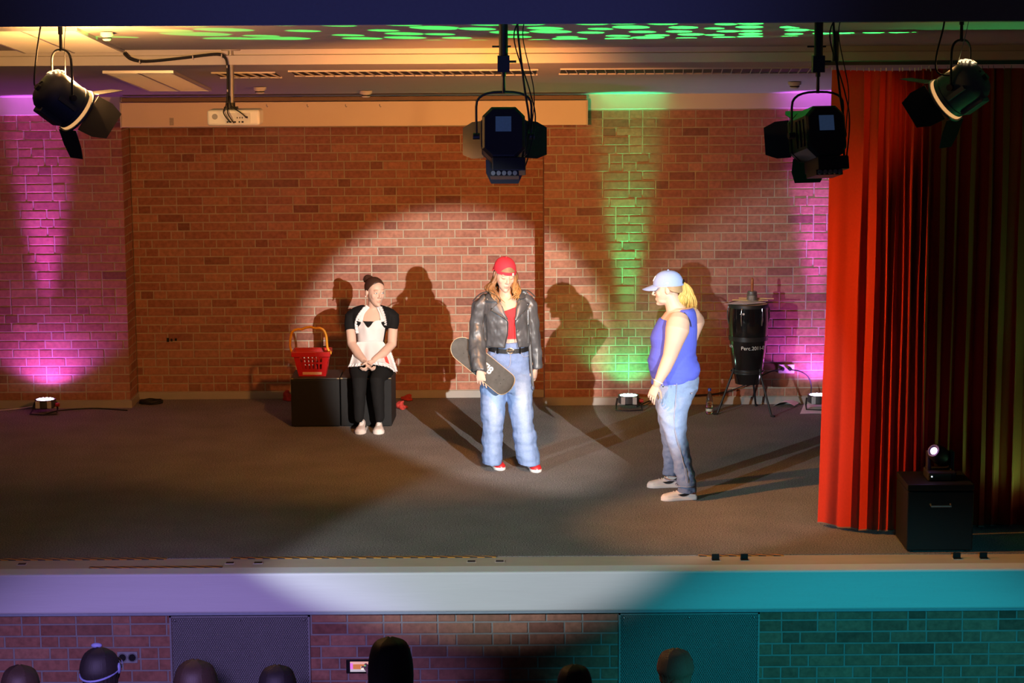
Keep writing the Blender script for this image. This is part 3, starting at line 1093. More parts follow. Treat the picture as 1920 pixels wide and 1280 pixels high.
def curtain(label, x0, x1, y, z0, z1, folds, amp, seed, flare=0.0, group=None, widths=None, back=0.0):
    rr = random.Random(seed)
    t = thing('stage_curtain', label, 'curtain', ((x0 + x1) / 2, y, z0), group)
    n = folds * 14
    ph, w_ = [], []
    acc = 0
    xs = []
    for i in range(n + 1):
        xs.append(i / n)
    knots = (list(widths) if widths else [rr.uniform(.55, 1.45) for _ in range(folds)]) + [1, 1]
    tot = sum(knots[:folds])
    def phase(u):
        s = u * tot
        k = 0
        while k < folds - 1 and s > knots[k]:
            s -= knots[k]
            k += 1
        return k, min(1, s / knots[k])
    am = [rr.uniform(.5, 1.25) for _ in range(folds + 2)]
    if widths:
        am = [.35, .55, .7] + am[3:]
    rows = 26
    grid = []
    for j in range(rows + 1):
        v = j / rows
        z = z0 + (z1 - z0) * v
        row = []
        for i in range(n + 1):
            k, s = phase(xs[i])
            a = amp * am[k] * (1 - .45 * v)
            yy = y - a * math.sin(2 * math.pi * s) + .02 * noise.noise((xs[i] * 9, v * 2, seed))
            xx = x0 + (x1 - x0) * xs[i] + .35 * a * math.sin(4 * math.pi * s)
            xx += (xs[i] - 1) * flare * (1 - v) ** 1.5 + .012 * noise.noise((xs[i] * 11, v * 3, seed + 5))
            yy += back * max(0, 1 - xs[i] / .55) ** 1.6
            zz = z + (.012 * math.sin(2 * math.pi * s) if j == 0 else 0)
            row.append((xx, yy, zz))
        grid.append(row)
    g = Geo()
    # front and back skin so the cloth has thickness
    back = [[(p[0], p[1] + .006, p[2]) for p in r_] for r_ in grid]
    ringlist = [f + b_[::-1] for f, b_ in zip(grid, back)]
    g.rings(ringlist)
    obj('cloth', g, cloth_red(), t, sm=50)
    hem = [(p[0], p[1] - .001, p[2] - .004) for p in grid[0]]
    obj('hem', Geo().tube(hem, .006, n=6), M('curtain_hem', (.16, .10, .08), .9), t)
    k = folds * 2
    for i in range(k + 1):
        p = grid[-1][int(i * n / k)]
        obj('glider', Geo().tube([(p[0], p[1], p[2] - .005), (p[0], p[1], p[2] + .02)], .004, n=6), STEEL, t)
    return t


curtain('bright red pleated curtain panel whose free edge hangs beside the stage', 2.318, 3.02, 1.00, .03, 3.355, 9, .050, 4, flare=.05, group='red stage curtains', widths=(2.3, 1.5, 1.2, .7, .8, .6, .9, .7, .8), back=.26)
curtain('dark red curtain panel at the far right behind the black case', 2.95, 4.75, 1.20, .02, 3.36, 15, .075, 9, group='red stage curtains')
tag(obj('curtain_rail', Geo().box((2.2, 1.02, 3.395), (5.0, 1.24, 3.42)).box((2.3, 1.1, 3.42), (2.34, 1.14, zc(1.1) + STEP)).box((3.7, 1.1, 3.42), (3.74, 1.14, zc(1.1) + STEP)), BLACKM),
    'black curtain rail hung from the ceiling above the red curtains', 'rail')

# --- black case with the small moving light on it
c0, c1 = UZ(1712, 1027), UZ(1826, 1024)
yc = .47
xa, xb = U(1700, 1000, yc).x, U(1824, 1000, yc).x
zt = U(1760, 908, yc).z
t = thing('black_case', 'black flight case standing in front of the dark red curtain', 'case', ((xa + xb) / 2, yc + .2, 0))
obj('body', Geo().box((xa, yc, .012), (xb, yc + .44, zt - .05)), BLACK, t, bevel=.008)
obj('lid', Geo().box((xa - .002, yc - .002, zt - .046), (xb + .002, yc + .442, zt)), BLACK, t, bevel=.008)
for (x, y) in ((xa + .03, yc + .03), (xb - .03, yc + .03), (xa + .03, yc + .41), (xb - .03, yc + .41)):
    obj('foot', Geo().cyl((x, y, 0), (x, y, .014), .02, 12), RUBBER, t)
obj('handle', Geo().tube([((xa + xb) / 2 - .07, yc, zt - .14), ((xa + xb) / 2 - .07, yc - .03, zt - .15), ((xa + xb) / 2 + .07, yc - .03, zt - .15), ((xa + xb) / 2 + .07, yc, zt - .14)], .007, n=8), STEEL, t)
mx_, my = U(1762, 880, yc + .2).x, yc + .20
t = thing('moving_light', 'small black moving-head light with a glowing white lens on the black case', 'stage lamp', (mx_, my, zt))
obj('base', Geo().box((mx_ - .10, my - .10, zt), (mx_ + .10, my + .10, zt + .065)), BLACKM, t, bevel=.01)
obj('control_panel', Geo().box((mx_ - .09, my - .104, zt + .01), (mx_ + .06, my - .099, zt + .05)), M('panel_dark_green', (.02, .05, .045), .3), t)
obj('status_light', Geo().ball((mx_ - .075, my - .105, zt + .035), .006), M('status_white', (.5, .5, .5), .3, emit=(.8, .9, 1), estr=1.0), t)
for s in (-1, 1):
    obj('fork_arm', Geo().box((mx_ + s * .082 - .014, my - .035, zt + .06), (mx_ + s * .082 + .014, my + .035, zt + .20)), BLACKM, t, bevel=.008)
hd = Vector((mx_, my, zt + .165))
dr = Vector((-.62, -.62, .50)).normalized()
bs = Matrix.Translation(hd) @ basis(dr) @ Matrix.Rotation(R(-90), 4, 'X')
obj('head', Geo().lathe([(0, -.10), (.045, -.095), (.062, -.06), (.066, 0), (.058, .08), (.045, .10), (.038, .10), (.038, .09), (0, .09)], n=24, mat=bs), BLACKM, t, sm=40)
obj('lens', Geo().lathe([(0, .091), (.026, .091), (.022, .1), (0, .102)], n=20, mat=bs), M('moving_lens', (.8, .7, .9), .2, emit=(.9, .75, 1.0), estr=5), t, sm=60)
lk = bpy.data.lights.new('moving_light_spill', 'POINT'); lk.energy, lk.color, lk.shadow_soft_size = .55, (.55, .25, 1), .03
lo = bpy.data.objects.new('moving_light_spill', lk); COL.objects.link(lo); lo.location = bs @ Vector((0, 0, .15))

# ------------------------------------------------------------------ small things on the stage edge
def hazard_material():
    m = bpy.data.materials.new('hazard_tape')
    m.use_nodes = True
    nt = m.node_tree
    b = nt.nodes['Principled BSDF']
    tc = nt.nodes.new('ShaderNodeTexCoord')
    sp = nt.nodes.new('ShaderNodeSeparateXYZ')
    nt.links.new(tc.outputs['Object'], sp.inputs[0])
    a = nt.nodes.new('ShaderNodeMath'); a.operation = 'MULTIPLY_ADD'; a.inputs[1].default_value = 2.2
    nt.links.new(sp.outputs[1], a.inputs[0]); nt.links.new(sp.outputs[0], a.inputs[2])
    f = nt.nodes.new('ShaderNodeMath'); f.operation = 'PINGPONG'; f.inputs[1].default_value = .052
    nt.links.new(a.outputs[0], f.inputs[0])
    l = nt.nodes.new('ShaderNodeMath'); l.operation = 'LESS_THAN'; l.inputs[1].default_value = .026
    nt.links.new(f.outputs[0], l.inputs[0])
    mx = nt.nodes.new('ShaderNodeMix'); mx.data_type = 'RGBA'
    mx.inputs[6].default_value = (.60, .27, .03, 1); mx.inputs[7].default_value = (.03, .025, .02, 1)
    nt.links.new(l.outputs[0], mx.inputs[0]); nt.links.new(mx.outputs[2], b.inputs['Base Color'])
    b.inputs['Roughness'].default_value = .5
    return m


HAZ = hazard_material()
for (pa, pb_, y0, y1, lab) in ((-20, 312, .40, .452, 'worn yellow and black hazard tape along the carpet edge at far left'),
                               (165, 416, .165, .215, 'yellow and black hazard tape strip on the ledge nearest the audience'),
                               (432, 930, .405, .448, 'worn yellow and black hazard tape along the middle carpet edge'),
                               (1310, 1470, .40, .44, 'faded hazard tape remnant along the right carpet edge')):
    xa, xb = U(pa, 1045, y0).x, U(pb_, 1045, y0).x
    zz = .001 if y1 > .44 else -.003
    g = Geo().box((xa, y0, -.004), (xb, y1, .0012))
    tag(obj('hazard_tape', g, HAZ, loc=((xa + xb) / 2, (y0 + y1) / 2, -.004)), lab, 'tape', 'hazard tapes on the stage edge')
socks = ((41, 'far left end of the ledge'), (431, 'ledge right of the short hazard tape'), (484, 'ledge, second one right of the short hazard tape'), (884, 'ledge below the performer in the leather jacket'),
         (937, 'ledge below the skateboard, right one of its pair'), (1342, 'ledge left of its twin beneath the blue-capped performer'), (1396, 'ledge nearest the bottom left corner of the red curtain'),
         (1795, 'ledge below the black case'), (1845, 'ledge at the far right end'))
for px, lab in socks:
    p = U(px, 1050, .30)
    t = thing('floor_socket', 'small black recessed socket in the ' + lab, 'socket', (p.x, .30, -.004), 'sockets in the stage ledge')
    obj('rim', Geo().box((p.x - .034, .272, -.012), (p.x + .034, .328, -.001)), ALU, t)
    obj('recess', Geo().box((p.x - .027, .279, -.010), (p.x + .027, .321, .0005)), BLACK, t)
    if px > 1300:
        obj('flap', Geo().box((p.x - .026, .318, -.002), (p.x + .026, .326, .035)), BLACK, t)


def perforated_material():
    m = bpy.data.materials.new('perforated_steel')
    m.use_nodes = True
    nt = m.node_tree
    b = nt.nodes['Principled BSDF']
    b.inputs['Base Color'].default_value = (.15, .15, .155, 1)
    b.inputs['Metallic'].default_value = .5
    b.inputs['Roughness'].default_value = .45
    tc = nt.nodes.new('ShaderNodeTexCoord')
    sp = nt.nodes.new('ShaderNodeSeparateXYZ')
    nt.links.new(tc.outputs['Object'], sp.inputs[0])
    pitch = .0155
    hs = []
    for off in (0, .5):                                   # two interleaved square grids make a staggered pattern
        sq = []
        for o_, pc in ((0, pitch), (2, pitch * 1.732)):
            a = nt.nodes.new('ShaderNodeMath'); a.operation = 'MULTIPLY_ADD'; a.inputs[1].default_value = 1 / pc; a.inputs[2].default_value = off + 100
            nt.links.new(sp.outputs[o_], a.inputs[0])
            f = nt.nodes.new('ShaderNodeMath'); f.operation = 'FRACT'
            nt.links.new(a.outputs[0], f.inputs[0])
            s_ = nt.nodes.new('ShaderNodeMath'); s_.operation = 'SUBTRACT'; s_.inputs[1].default_value = .5
            nt.links.new(f.outputs[0], s_.inputs[0])
            q = nt.nodes.new('ShaderNodeMath'); q.operation = 'MULTIPLY'; q.inputs[1].default_value = pc
            nt.links.new(s_.outputs[0], q.inputs[0])
            q2 = nt.nodes.new('ShaderNodeMath'); q2.operation = 'POWER'; q2.inputs[1].default_value = 2
            nt.links.new(q.outputs[0], q2.inputs[0])
            sq.append(q2)
        ad = nt.nodes.new('ShaderNodeMath'); ad.operation = 'ADD'
        nt.links.new(sq[0].outputs[0], ad.inputs[0]); nt.links.new(sq[1].outputs[0], ad.inputs[1])
        l = nt.nodes.new('ShaderNodeMath'); l.operation = 'LESS_THAN'; l.inputs[1].default_value = .0054 ** 2
        nt.links.new(ad.outputs[0], l.inputs[0])
        hs.append(l)
    mxm = nt.nodes.new('ShaderNodeMath'); mxm.operation = 'MAXIMUM'
    nt.links.new(hs[0].outputs[0], mxm.inputs[0]); nt.links.new(hs[1].outputs[0], mxm.inputs[1])
    tr = nt.nodes.new('ShaderNodeBsdfTransparent')
    ms = nt.nodes.new('ShaderNodeMixShader')
    nt.links.new(mxm.outputs[0], ms.inputs[0]); nt.links.new(b.outputs[0], ms.inputs[1]); nt.links.new(tr.outputs[0], ms.inputs[2])
    nt.links.new(ms.outputs[0], nt.nodes['Material Output'].inputs[0])
    return m


PERF = perforated_material()
for (a_, b_, lab) in ((P1a, P1b, 'perforated metal vent panel in the front brick wall, left one with violet light'),
                      (P2a, P2b, 'perforated metal vent panel in the front brick wall, right one behind the blond head')):
    t = thing('vent_panel', lab, 'vent', ((a_.x + b_.x) / 2, .08, -.99), 'perforated panels in the stage front')
    zt = -.322
    g = Geo().add([(a_.x, .082, -.99), (b_.x, .082, -.99), (b_.x, .082, zt), (a_.x, .082, zt)], [(0, 1, 2, 3)])
    obj('perforated_sheet', g, PERF, t, fix=False)
    g = Geo()
    for q in ((a_.x, a_.x + .012, -.99, zt), (b_.x - .012, b_.x, -.99, zt), (a_.x, b_.x, zt - .008, zt)):
        g.box((q[0], .078, q[2]), (q[1], .098, q[3]))
    obj('folded_edge', g, M('panel_edge', (.30, .30, .31), .45, metal=.5), t)
    for fx in (.04, .5, .96):
        p = (a_.x + (b_.x - a_.x) * fx, .078, zt - .03)
        obj('screw', Geo().ball(p, (.008, .005, .008), 10, 6), STEEL, t)
    obj('dark_lining', Geo().box((a_.x + .03, .2, -.98), (b_.x - .03, .21, -.34)), BLACK, t)

# double socket outlet on the stage front
p = U(239, 1232, YF - .006)
t = thing('double_socket', 'grey double power outlet on the front brick wall beside the perforated panel', 'socket', (p.x, YF, p.z - .04))
obj('plate', Geo().box((p.x - .07, YF - .012, p.z - .04), (p.x + .07, YF + .006, p.z + .04)), M('socket_grey', (.30, .32, .32), .5), t, bevel=.003)
for s in (-1, 1):
    obj('outlet', Geo().cyl((p.x + s * .034, YF - .016, p.z), (p.x + s * .034, YF - .006, p.z), .025, 20), BLACK, t)
    obj('frame', Geo().tube([(p.x + s * .034 + .03 * math.cos(2 * math.pi * k / 20), YF - .013, p.z + .03 * math.sin(2 * math.pi * k / 20)) for k in range(20)], .003, n=6, loop=True), M('socket_grey2', (.2, .21, .21), .5), t)

# socket with two plugs on the right wall
p = U(1474, 691, YP - .01)
t = thing('wall_socket', 'white double wall socket with two black plugs beside the conga drum', 'socket', (p.x, YP, p.z - .045))
obj('plate', Geo().box((p.x - .078, YP - .022, p.z - .043), (p.x + .078, YP + .004, p.z + .043)), M('socket_white', (.75, .74, .72), .4), t, bevel=.004)
for s in (-1, 1):
    obj('plug', Geo().tube([(p.x + s * .036, YP - .02, p.z), (p.x + s * .036, YP - .06, p.z)], [.020, .013], n=16), RUBBER, t)
cl = bez([(p.x - .036, YP - .06, p.z), U(1450, 695, YP - .10), U(1430, 703, YP - .10), U(1404, 718, YP - .08), U(1375, 730, YP - .05), U(1340, 738, YP - .03), U(1300, 741, YP - .03), U(1230, 748, YP - .04), (1.2, 5.98, .01)], 8)
tag(obj('mains_cable', Geo().tube(cl, .006, n=8), RUBBER, sm=60, loc=cl[-1]), 'black cable running from the wall socket behind the conga to the green flood', 'cable')
cr = bez([(p.x + .036, YP - .06, p.z), U(1500, 696, YP - .1), U(1515, 706, YP - .1), U(1521, 722, YP - .12), (2.86, 5.97, .12)], 8)
tag(obj('mains_cable', Geo().tube(cr, .006, n=8), RUBBER, sm=60, loc=cr[-1]), 'black cable arching from the wall socket to the magenta flood at the curtain', 'cable')
pts = bez([(-3.66, 5.98, .006), (-4.0, 6.09, .006), (-4.3, 5.98, .008), (-4.4, 5.8, .008)], 8)
tag(obj('mains_cable', Geo().tube(pts, .006, n=8), RUBBER, sm=60, loc=pts[0]), 'black cable lying along the skirting of the left pier', 'cable')
pts = bez([UZ(-30, 772) + Vector((0, 0, .008)), UZ(20, 769) + Vector((0, 0, .008)), UZ(60, 766) + Vector((0, 0, .02)), UZ(66, 766) + Vector((0, 0, .03))], 8)
t = thing('white_cable', 'white cable and connector lying in front of the left floor flood', 'cable', pts[0])
obj('cord', Geo().tube(pts, .005, n=8), M('white_cable', (.6, .58, .6), .5), t, sm=60)
obj('connector', Geo().tube([pts[-1], pts[-1] + Vector((.05, -.01, -.002))], [.012, .02], n=10), M('white_cable', (.6, .58, .6), .5), t)
# coil of cable in the corner
g = Geo()
cc = UZ(283, 757)
coil = []
for k in range(120):
    a = 2 * math.pi * k / 24
    coil.append((cc.x + (.105 + .008 * math.sin(k * .7)) * math.cos(a), cc.y + .02 + (.085 + .006 * math.cos(k * .9)) * math.sin(a), .008 + .00022 * k + .003 * math.sin(k * 1.3)))
tag(obj('cable_coil', Geo().tube(coil, .007, n=6), RUBBER, sm=60, loc=(cc.x, cc.y, 0)), 'black cable coiled on the carpet in the corner of the left pier', 'cable')
# marks on the recess wall
p = U(322, 637, YR - .003)
mk = tag(obj('wall_marks', Geo().box((p.x - .05, YR - .004, p.z - .02), (p.x - .025, YR, p.z + .02)).box((p.x - .012, YR - .004, p.z - .015), (p.x + .008, YR, p.z + .012)).box((p.x + .03, YR - .004, p.z - .01), (p.x + .05, YR, p.z + .015)), BLACK), 'three black marks on the brick recess left of the basket', 'mark')

# loose sheets of paper on the carpet
PAPER = M('paper', (.86, .83, .85), .8, var=.03)


def paper(label, pix, lift, group='sheets of paper on the carpet'):
    P = [UZ(*q) for q in pix]
    rows = []
    n = 8
    for i in range(n + 1):
        a = P[0].lerp(P[3], i / n)
        b = P[1].lerp(P[2], i / n)
        r_ = []
        for j in range(n + 1):
            q = a.lerp(b, j / n)
            h = lift * math.sin(math.pi * j / n * .9) * (1 - .4 * i / n) + .002
            r_.append((q.x, q.y, h))
        rows.append(r_)
    g = Geo()
    g.rings([r_ + [(x, y, z + .0012) for x, y, z in r_[::-1]] for r_ in rows])
    o = obj('paper_sheet', g, PAPER, sm=60, loc=(P[0].x, P[0].y, 0))
    return tag(o, label, 'paper', group)


paper('curled paper booklet on the carpet behind the conga legs', ((1450, 761), (1489, 764), (1507, 752), (1488, 743)), .045)
paper('flat paper sheet on the carpet against the curtain edge', ((1500, 776), (1545, 776), (1545, 757), (1508, 757)), .004)

# ------------------------------------------------------------------ conga drum
cx, cy = U(1402, 700, 5.72).x, 5.72
def zz(py):
    return U(1402, py, cy).z
S = (U(1500, 650, cy).x - U(1400, 650, cy).x) / 100
t = thing('conga_drum', 'glossy black conga drum with white handwriting on a tripod stand', 'drum', (cx, cy, 0))
GLOSS = M('gloss_black', (.008, .008, .009), .12, var=.1, coat=.6)
prof = [(0, zz(718)), (23.5 * S, zz(718)), (25.5 * S, zz(706)), (28.8 * S, zz(690)), (33 * S, zz(660)), (36 * S, zz(630)), (37.4 * S, zz(605)), (37.2 * S, zz(590)), (36 * S, zz(572)), (0, zz(572))]
obj('shell', Geo().lathe(prof, (cx, cy, 0), 48), GLOSS, t, sm=40)
obj('rim', Geo().lathe([(0, zz(574)), (37.2 * S, zz(575)), (37.6 * S, zz(570)), (36.6 * S, zz(568)), (34.5 * S, zz(570)), (0, zz(570))], (cx, cy, 0), 48), BLACKM, t, sm=40)
obj('drumhead', Geo().lathe([(0, zz(570)), (35.5 * S, zz(570)), (35.5 * S, zz(569)), (0, zz(568.6))], (cx, cy, 0), 40), M('drumhead_skin', (.45, .32, .19), .6), t)
for py, r0 in ((632, 36.0), (694, 28.3)):
    obj('band', Geo().lathe([(r0 * S - .005, zz(py + 4)), (r0 * S + .004, zz(py + 4)), (r0 * S + .004, zz(py - 4)), (r0 * S - .002, zz(py - 4))], (cx, cy, 0), 48), M('band_black', (.02, .02, .02), .35), t, sm=40)
for k in range(6):
    a = R(-90 + 35 + 60 * k)
    q = lambda r_, z: (cx + r_ * math.cos(a), cy + r_ * math.sin(a), z)
    obj('tuning_lug', Geo().tube([q(37.8 * S, zz(574)), q(39.5 * S, zz(580)), q(39.2 * S, zz(595)), q(37.6 * S, zz(606))], [.006, .006, .009, .006], n=8), CHROME, t, sm=60)
bm_ = U(1391, 584, cy)
g = Geo().ball((0, 0, 0), (.036, .003, .010), 20, 8)
aa = math.atan2(-1, (bm_.x - cx) / (36.8 * S))
obj('badge', g.xform(Matrix.Translation((bm_.x, cy - 36.6 * S * math.sqrt(max(0, 1 - ((bm_.x - cx) / (37 * S)) ** 2)), bm_.z))), M('badge_white', (.7, .7, .7), .3), t)


def drum_text(txt, px, py, size, rr_):
    me = text_mesh(txt, size, Matrix.Identity(4), .0)
    co = coords(me)
    x0 = U(px, py, cy - rr_).x - cx
    z0 = zz(py)
    a0 = math.asin(max(-1, min(1, x0 / rr_)))
    out = []
    for x, y, z in co:
        a = a0 + x / rr_
        r2 = rr_ + .0015 + (y * -.11)*0
        out.append((cx + r2 * math.sin(a) - t.location.x, cy - r2 * math.cos(a) - t.location.y, z0 + y - t.location.z))
    set_coords(me, out)
    return obj('lettering', me, M('chalk_white', (.75, .75, .72), .8), t)


drum_text('Perc.2011-001', 1418, 648, .049, 35.6 * S)
drum_text('sich', 1373, 646, .045, 35.6 * S)
ring_z = zz(694)
obj('stand_ring', Geo().tube([(cx + 30 * S * math.cos(2 * math.pi * k / 28), cy + 30 * S * math.sin(2 * math.pi * k / 28), ring_z) for k in range(28)], .007, n=8, loop=True), BLACKM, t)
for (fx, fy, ax) in ((1345, 777, -1), (1417, 762, .35), (1446, 781, .85)):
    f = UZ(fx, fy)
    a = math.atan2(f.y - cy, f.x - cx)
    top = Vector((cx + 30 * S * math.cos(a), cy + 30 * S * math.sin(a), ring_z))
    lg = obj('leg', Geo().tube([top + Vector((0, 0, .03)), top, (f.x, f.y, .012)], .010, n=10), BLACKM, t, sm=60)
    ft = obj('rubber_foot', Geo().tube([(f.x, f.y, .010), (f.x + .04 * math.cos(a), f.y + .04 * math.sin(a), .010)], [.012, .010], n=10), RUBBER, lg)
    obj('clamp_screw', Geo().cyl(top, top + Vector((.03 * math.cos(a), .03 * math.sin(a), .01)), .008, 8), CHROME if ax < 0 else BLACKM, t)
# things lying on the drum
zt = zz(568.3)
P = [U(1358, 566, cy - .12), U(1400, 576, cy - .16), U(1436, 571, cy - .05), U(1395, 560, cy + .10)]
g = Geo().add([(q.x, q.y, zt + .010 + .002 * i) for i, q in enumerate(P)] + [(q.x, q.y, zt + .012 + .002 * i) for i, q in enumerate(P)], [(0, 1, 2, 3), (7, 6, 5, 4), (0, 1, 5, 4), (1, 2, 6, 5), (2, 3, 7, 6), (3, 0, 4, 7)])
tag(obj('music_sheet', g, PAPER, loc=(cx, cy, zt)), 'pale paper sheet lying on top of the conga drum', 'paper')
zs = zt + .028
STICK = M('drumstick_wood', (.60, .42, .18), .5, var=.15, stretch=(1, 8, 8))
for (a_, b_, lab) in (((1373, 557), (1440, 568), 'wooden drumstick lying across the conga, tip towards the wall socket'), ((1385, 562), (1451, 569), 'second wooden drumstick on the conga, nearer the audience')):
    A, B = U(*a_, cy + .03), U(*b_, cy - .02)
    A.z = zs + (.016 if 'second' in lab else 0); B.z = A.z
    d = (B - A)
    tag(obj('drumstick', Geo().tube([A, A + d * .7, A + d * .93, A + d * .96, B], [.0075, .0075, .004, .0055, .004], n=10), STICK, sm=60, loc=A), lab, 'drumstick', 'drumsticks on the conga')
kb = U(1410, 567, cy - .03)
kb.z = zs + .008
t = thing('cabasa', 'cabasa with an upright wooden handle and steel bead drum on the conga', 'instrument', kb)
obj('bead_chain', Geo().lathe([(0, 0), (.048, 0), (.050, .006), (.050, .040), (.048, .046), (0, .046)], kb, 28), M('steel_beads', (.30, .28, .25), .4, metal=.7, var=.5, nscale=160, bump=1.0, bscale=240), t, sm=40)
obj('top_disc', Geo().lathe([(0, .046), (.044, .046), (.046, .05), (.046, .078), (.042, .082), (0, .082)], kb, 28), M('dull_steel', (.30, .30, .30), .4, metal=.8), t, sm=40)
obj('handle', Geo().lathe([(0, .08), (.013, .08), (.011, .10), (.014, .15), (.013, .185), (.009, .205), (0, .21)], kb, 16), M('handle_wood', (.36, .11, .03), .35, var=.25, stretch=(8, 8, 1)), t, sm=50)

# water bottle
b0 = UZ(1330, 776)
t = thing('water_bottle', 'clear plastic water bottle with a blue cap on the carpet', 'bottle', b0)
PET = M('clear_plastic', (.93, .95, .95), .06, var=.0, trans=1.0)
obj('bottle_body', Geo().lathe([(0, .002), (.027, .0), (.033, .012), (.033, .06), (.0305, .065), (.033, .07), (.033, .12), (.031, .14), (.024, .17), (.015, .205), (.013, .212), (.013, .225), (0, .225)], b0, 28), PET, t, sm=50)
obj('water', Geo().lathe([(0, .004), (.026, .004), (.031, .014), (.031, .058), (.029, .065), (.031, .072), (.031, .10), (0, .10)], b0, 24), M('water', (.95, .97, 1), .02, var=0, trans=1.0), t, sm=50)
obj('cap', Geo().lathe([(0, .222), (.0155, .222), (.0155, .243), (.013, .246), (0, .246)], b0, 20), M('cap_blue', (.02, .05, .35), .4), t, sm=40)
obj('bottle_label', Geo().lathe([(.0335, .03), (.0339, .03), (.0339, .055), (.0335, .055)], b0, 28), M('label_green', (.45, .5, .42), .5, var=.4, nscale=80), t)

# ------------------------------------------------------------------ black cubes, basket, red cloths
YB = 5.14
bx0, bx1 = U(546, 760, YB).x, U(736, 760, YB).x
zb_top = U(640, 708, YB).z
xm = U(638, 760, YB).x
for i, (x0, x1, rot, lab) in enumerate(((bx0, xm - .004, 0, 'black wooden cube under the red shopping basket'), (xm + .012, bx1, -2.0, 'black wooden cube on which the aproned performer sits'))):
    d = x1 - x0
    t = thing('stage_cube', lab, 'cube', ((x0 + x1) / 2, YB + d / 2, 0), 'black stage cubes')
    mm = Matrix.Translation(((x0 + x1) / 2, YB + d / 2, 0)) @ Matrix.Rotation(R(rot), 4, 'Z')
    bb = obj('body', Geo().box((-d / 2, -d / 2, 0.006), (d / 2, d / 2, zb_top - .018), mm), BLACK, t, bevel=.006)
    obj('top_board', Geo().box((-d / 2 - .001, -d / 2 - .001, zb_top - .017), (d / 2 + .001, d / 2 + .001, zb_top), mm), M('black_top', (.018, .017, .017), .5, var=.3), t, bevel=.005)
    for sx_ in (-1, 1):
        obj('worn_corner', Geo().box((sx_ * (d / 2 - .012) - .011, -d / 2 - .0025, zb_top - .012), (sx_ * (d / 2 - .012) + .011, -d / 2 + .004, zb_top - .001), mm), M('bare_wood', (.22, .16, .09), .8, var=.5, nscale=90), t)
    obj('glides', Geo().box((-d / 2 + .02, -d / 2 + .02, 0), (d / 2 - .02, d / 2 - .02, .008), mm), RUBBER, t)
ZCUBE = zb_top

# red basket with slits in its walls and a yellow bow handle
RED = M('basket_red', (.50, .010, .012), .35, var=.06)
YEL = M('handle_yellow', (.80, .36, .02), .35, var=.05)
ybk = YB + .06
fl, fr_ = U(547, 664, ybk), U(618, 664, ybk)
bl, br_ = U(560, 704, ybk + .03), U(611, 704, ybk + .03)
zr = U(582, 662, ybk).z
t = thing('shopping_basket', 'red plastic shopping basket with a yellow handle on the left cube', 'basket', ((fl.x + fr_.x) / 2, ybk + .12, ZCUBE))
x0t, x1t, x0b, x1b = fl.x + .008, fr_.x - .008, bl.x, br_.x
y0t, y1t, y0b, y1b = ybk, ybk + .25, ybk + .035, ybk + .215
zb0 = ZCUBE + .002


def wall_panel(A, B, C, D, th, slots):
    """A-B bottom edge, D-C top edge; grid of bars leaving slits open, one closed piece per bar"""
    g = Geo()
    A, B, C, D = map(Vector, (A, B, C, D))
    nrm = (B - A).cross(D - A).normalized() * th
    def P(u, v):
        return A.lerp(B, u).lerp(D.lerp(C, u), v)
    def slab(u0, u1, v0, v1):
        q = [P(u0, v0), P(u1, v0), P(u1, v1), P(u0, v1)]
        g.hexa(q + [p + nrm for p in q])
    m0, m1 = .17, .83
    rows = ((.30, .52), (.60, .85))
    slab(0, 1, 0, rows[0][0]); slab(0, 1, rows[0][1], rows[1][0]); slab(0, 1, rows[1][1], 1)
    for (v0, v1) in rows:
        e = m0
        sw = (m1 - m0) / (slots + (slots - 1) * .75)
        slab(0, m0, v0, v1)
        for k in range(slots):
            a = m0 + k * sw * 1.75
            if k:
                slab(e, a, v0, v1)
            e = a + sw
        slab(e, 1, v0, v1)
    return g


cor_b = [(x0b, y0b, zb0), (x1b, y0b, zb0), (x1b, y1b, zb0), (x0b, y1b, zb0)]
cor_t = [(x0t, y0t, zr), (x1t, y0t, zr), (x1t, y1t, zr), (x0t, y1t, zr)]
for k, nm in enumerate(('front_wall', 'side_wall', 'back_wall', 'side_wall')):
    k2 = (k + 1) % 4
    obj(nm, wall_panel(cor_b[k], cor_b[k2], cor_t[k2], cor_t[k], -.004, 6 if k in (0, 2) else 5), RED, t)
obj('bottom', Geo().box((x0b, y0b, ZCUBE), (x1b, y1b, ZCUBE + .008)), RED, t)
g = Geo()
rim = [(x0t - .012, y0t - .012), (x1t + .012, y0t - .012), (x1t + .012, y1t + .012), (x0t - .012, y1t + .012)]
inn = [(x0t + .004, y0t + .004), (x1t - .004, y0t + .004), (x1t - .004, y1t - .004), (x0t + .004, y1t - .004)]
g.rings([[(x, y, z) for x, y in ring] for ring, z in ((rim, zr - .035), (rim, zr + .012), (inn, zr + .012), (inn, zr - .035))], loop=True)
obj('rim', g, RED, t, bevel=.005)
lab_ = Vector((0, 0, 0))
la, lb = Vector(cor_b[0]).lerp(Vector(cor_b[1]), .15), Vector(cor_b[0]).lerp(Vector(cor_b[1]), .85)
g = Geo().hexa([(la.x, la.y - .004, zb0 + .012), (lb.x, lb.y - .004, zb0 + .012), (lb.x, lb.y - .001, zb0 + .012), (la.x, la.y - .001, zb0 + .012),
                (la.x, la.y - .010, zb0 + .038), (lb.x, lb.y - .010, zb0 + .038), (lb.x, lb.y - .004, zb0 + .038), (la.x, la.y - .004, zb0 + .038)])
obj('sticker', g, M('sticker_cream', (.75, .45, .30), .6, var=.25, nscale=45, stretch=(1, 1, 4)), t)
hx0, hx1 = x0t - .010, x1t + .010
ym = (y0t + y1t) / 2 - .05
hz = [U(544, 650, ym), U(545, 632, ym), U(549, 621, ym), U(558, 617, ym), U(566, 617, ym), U(573, 614, ym), U(583, 613, ym), U(591, 615, ym), U(600, 615, ym), U(608, 620, ym), U(612, 632, ym), U(614, 652, ym)]
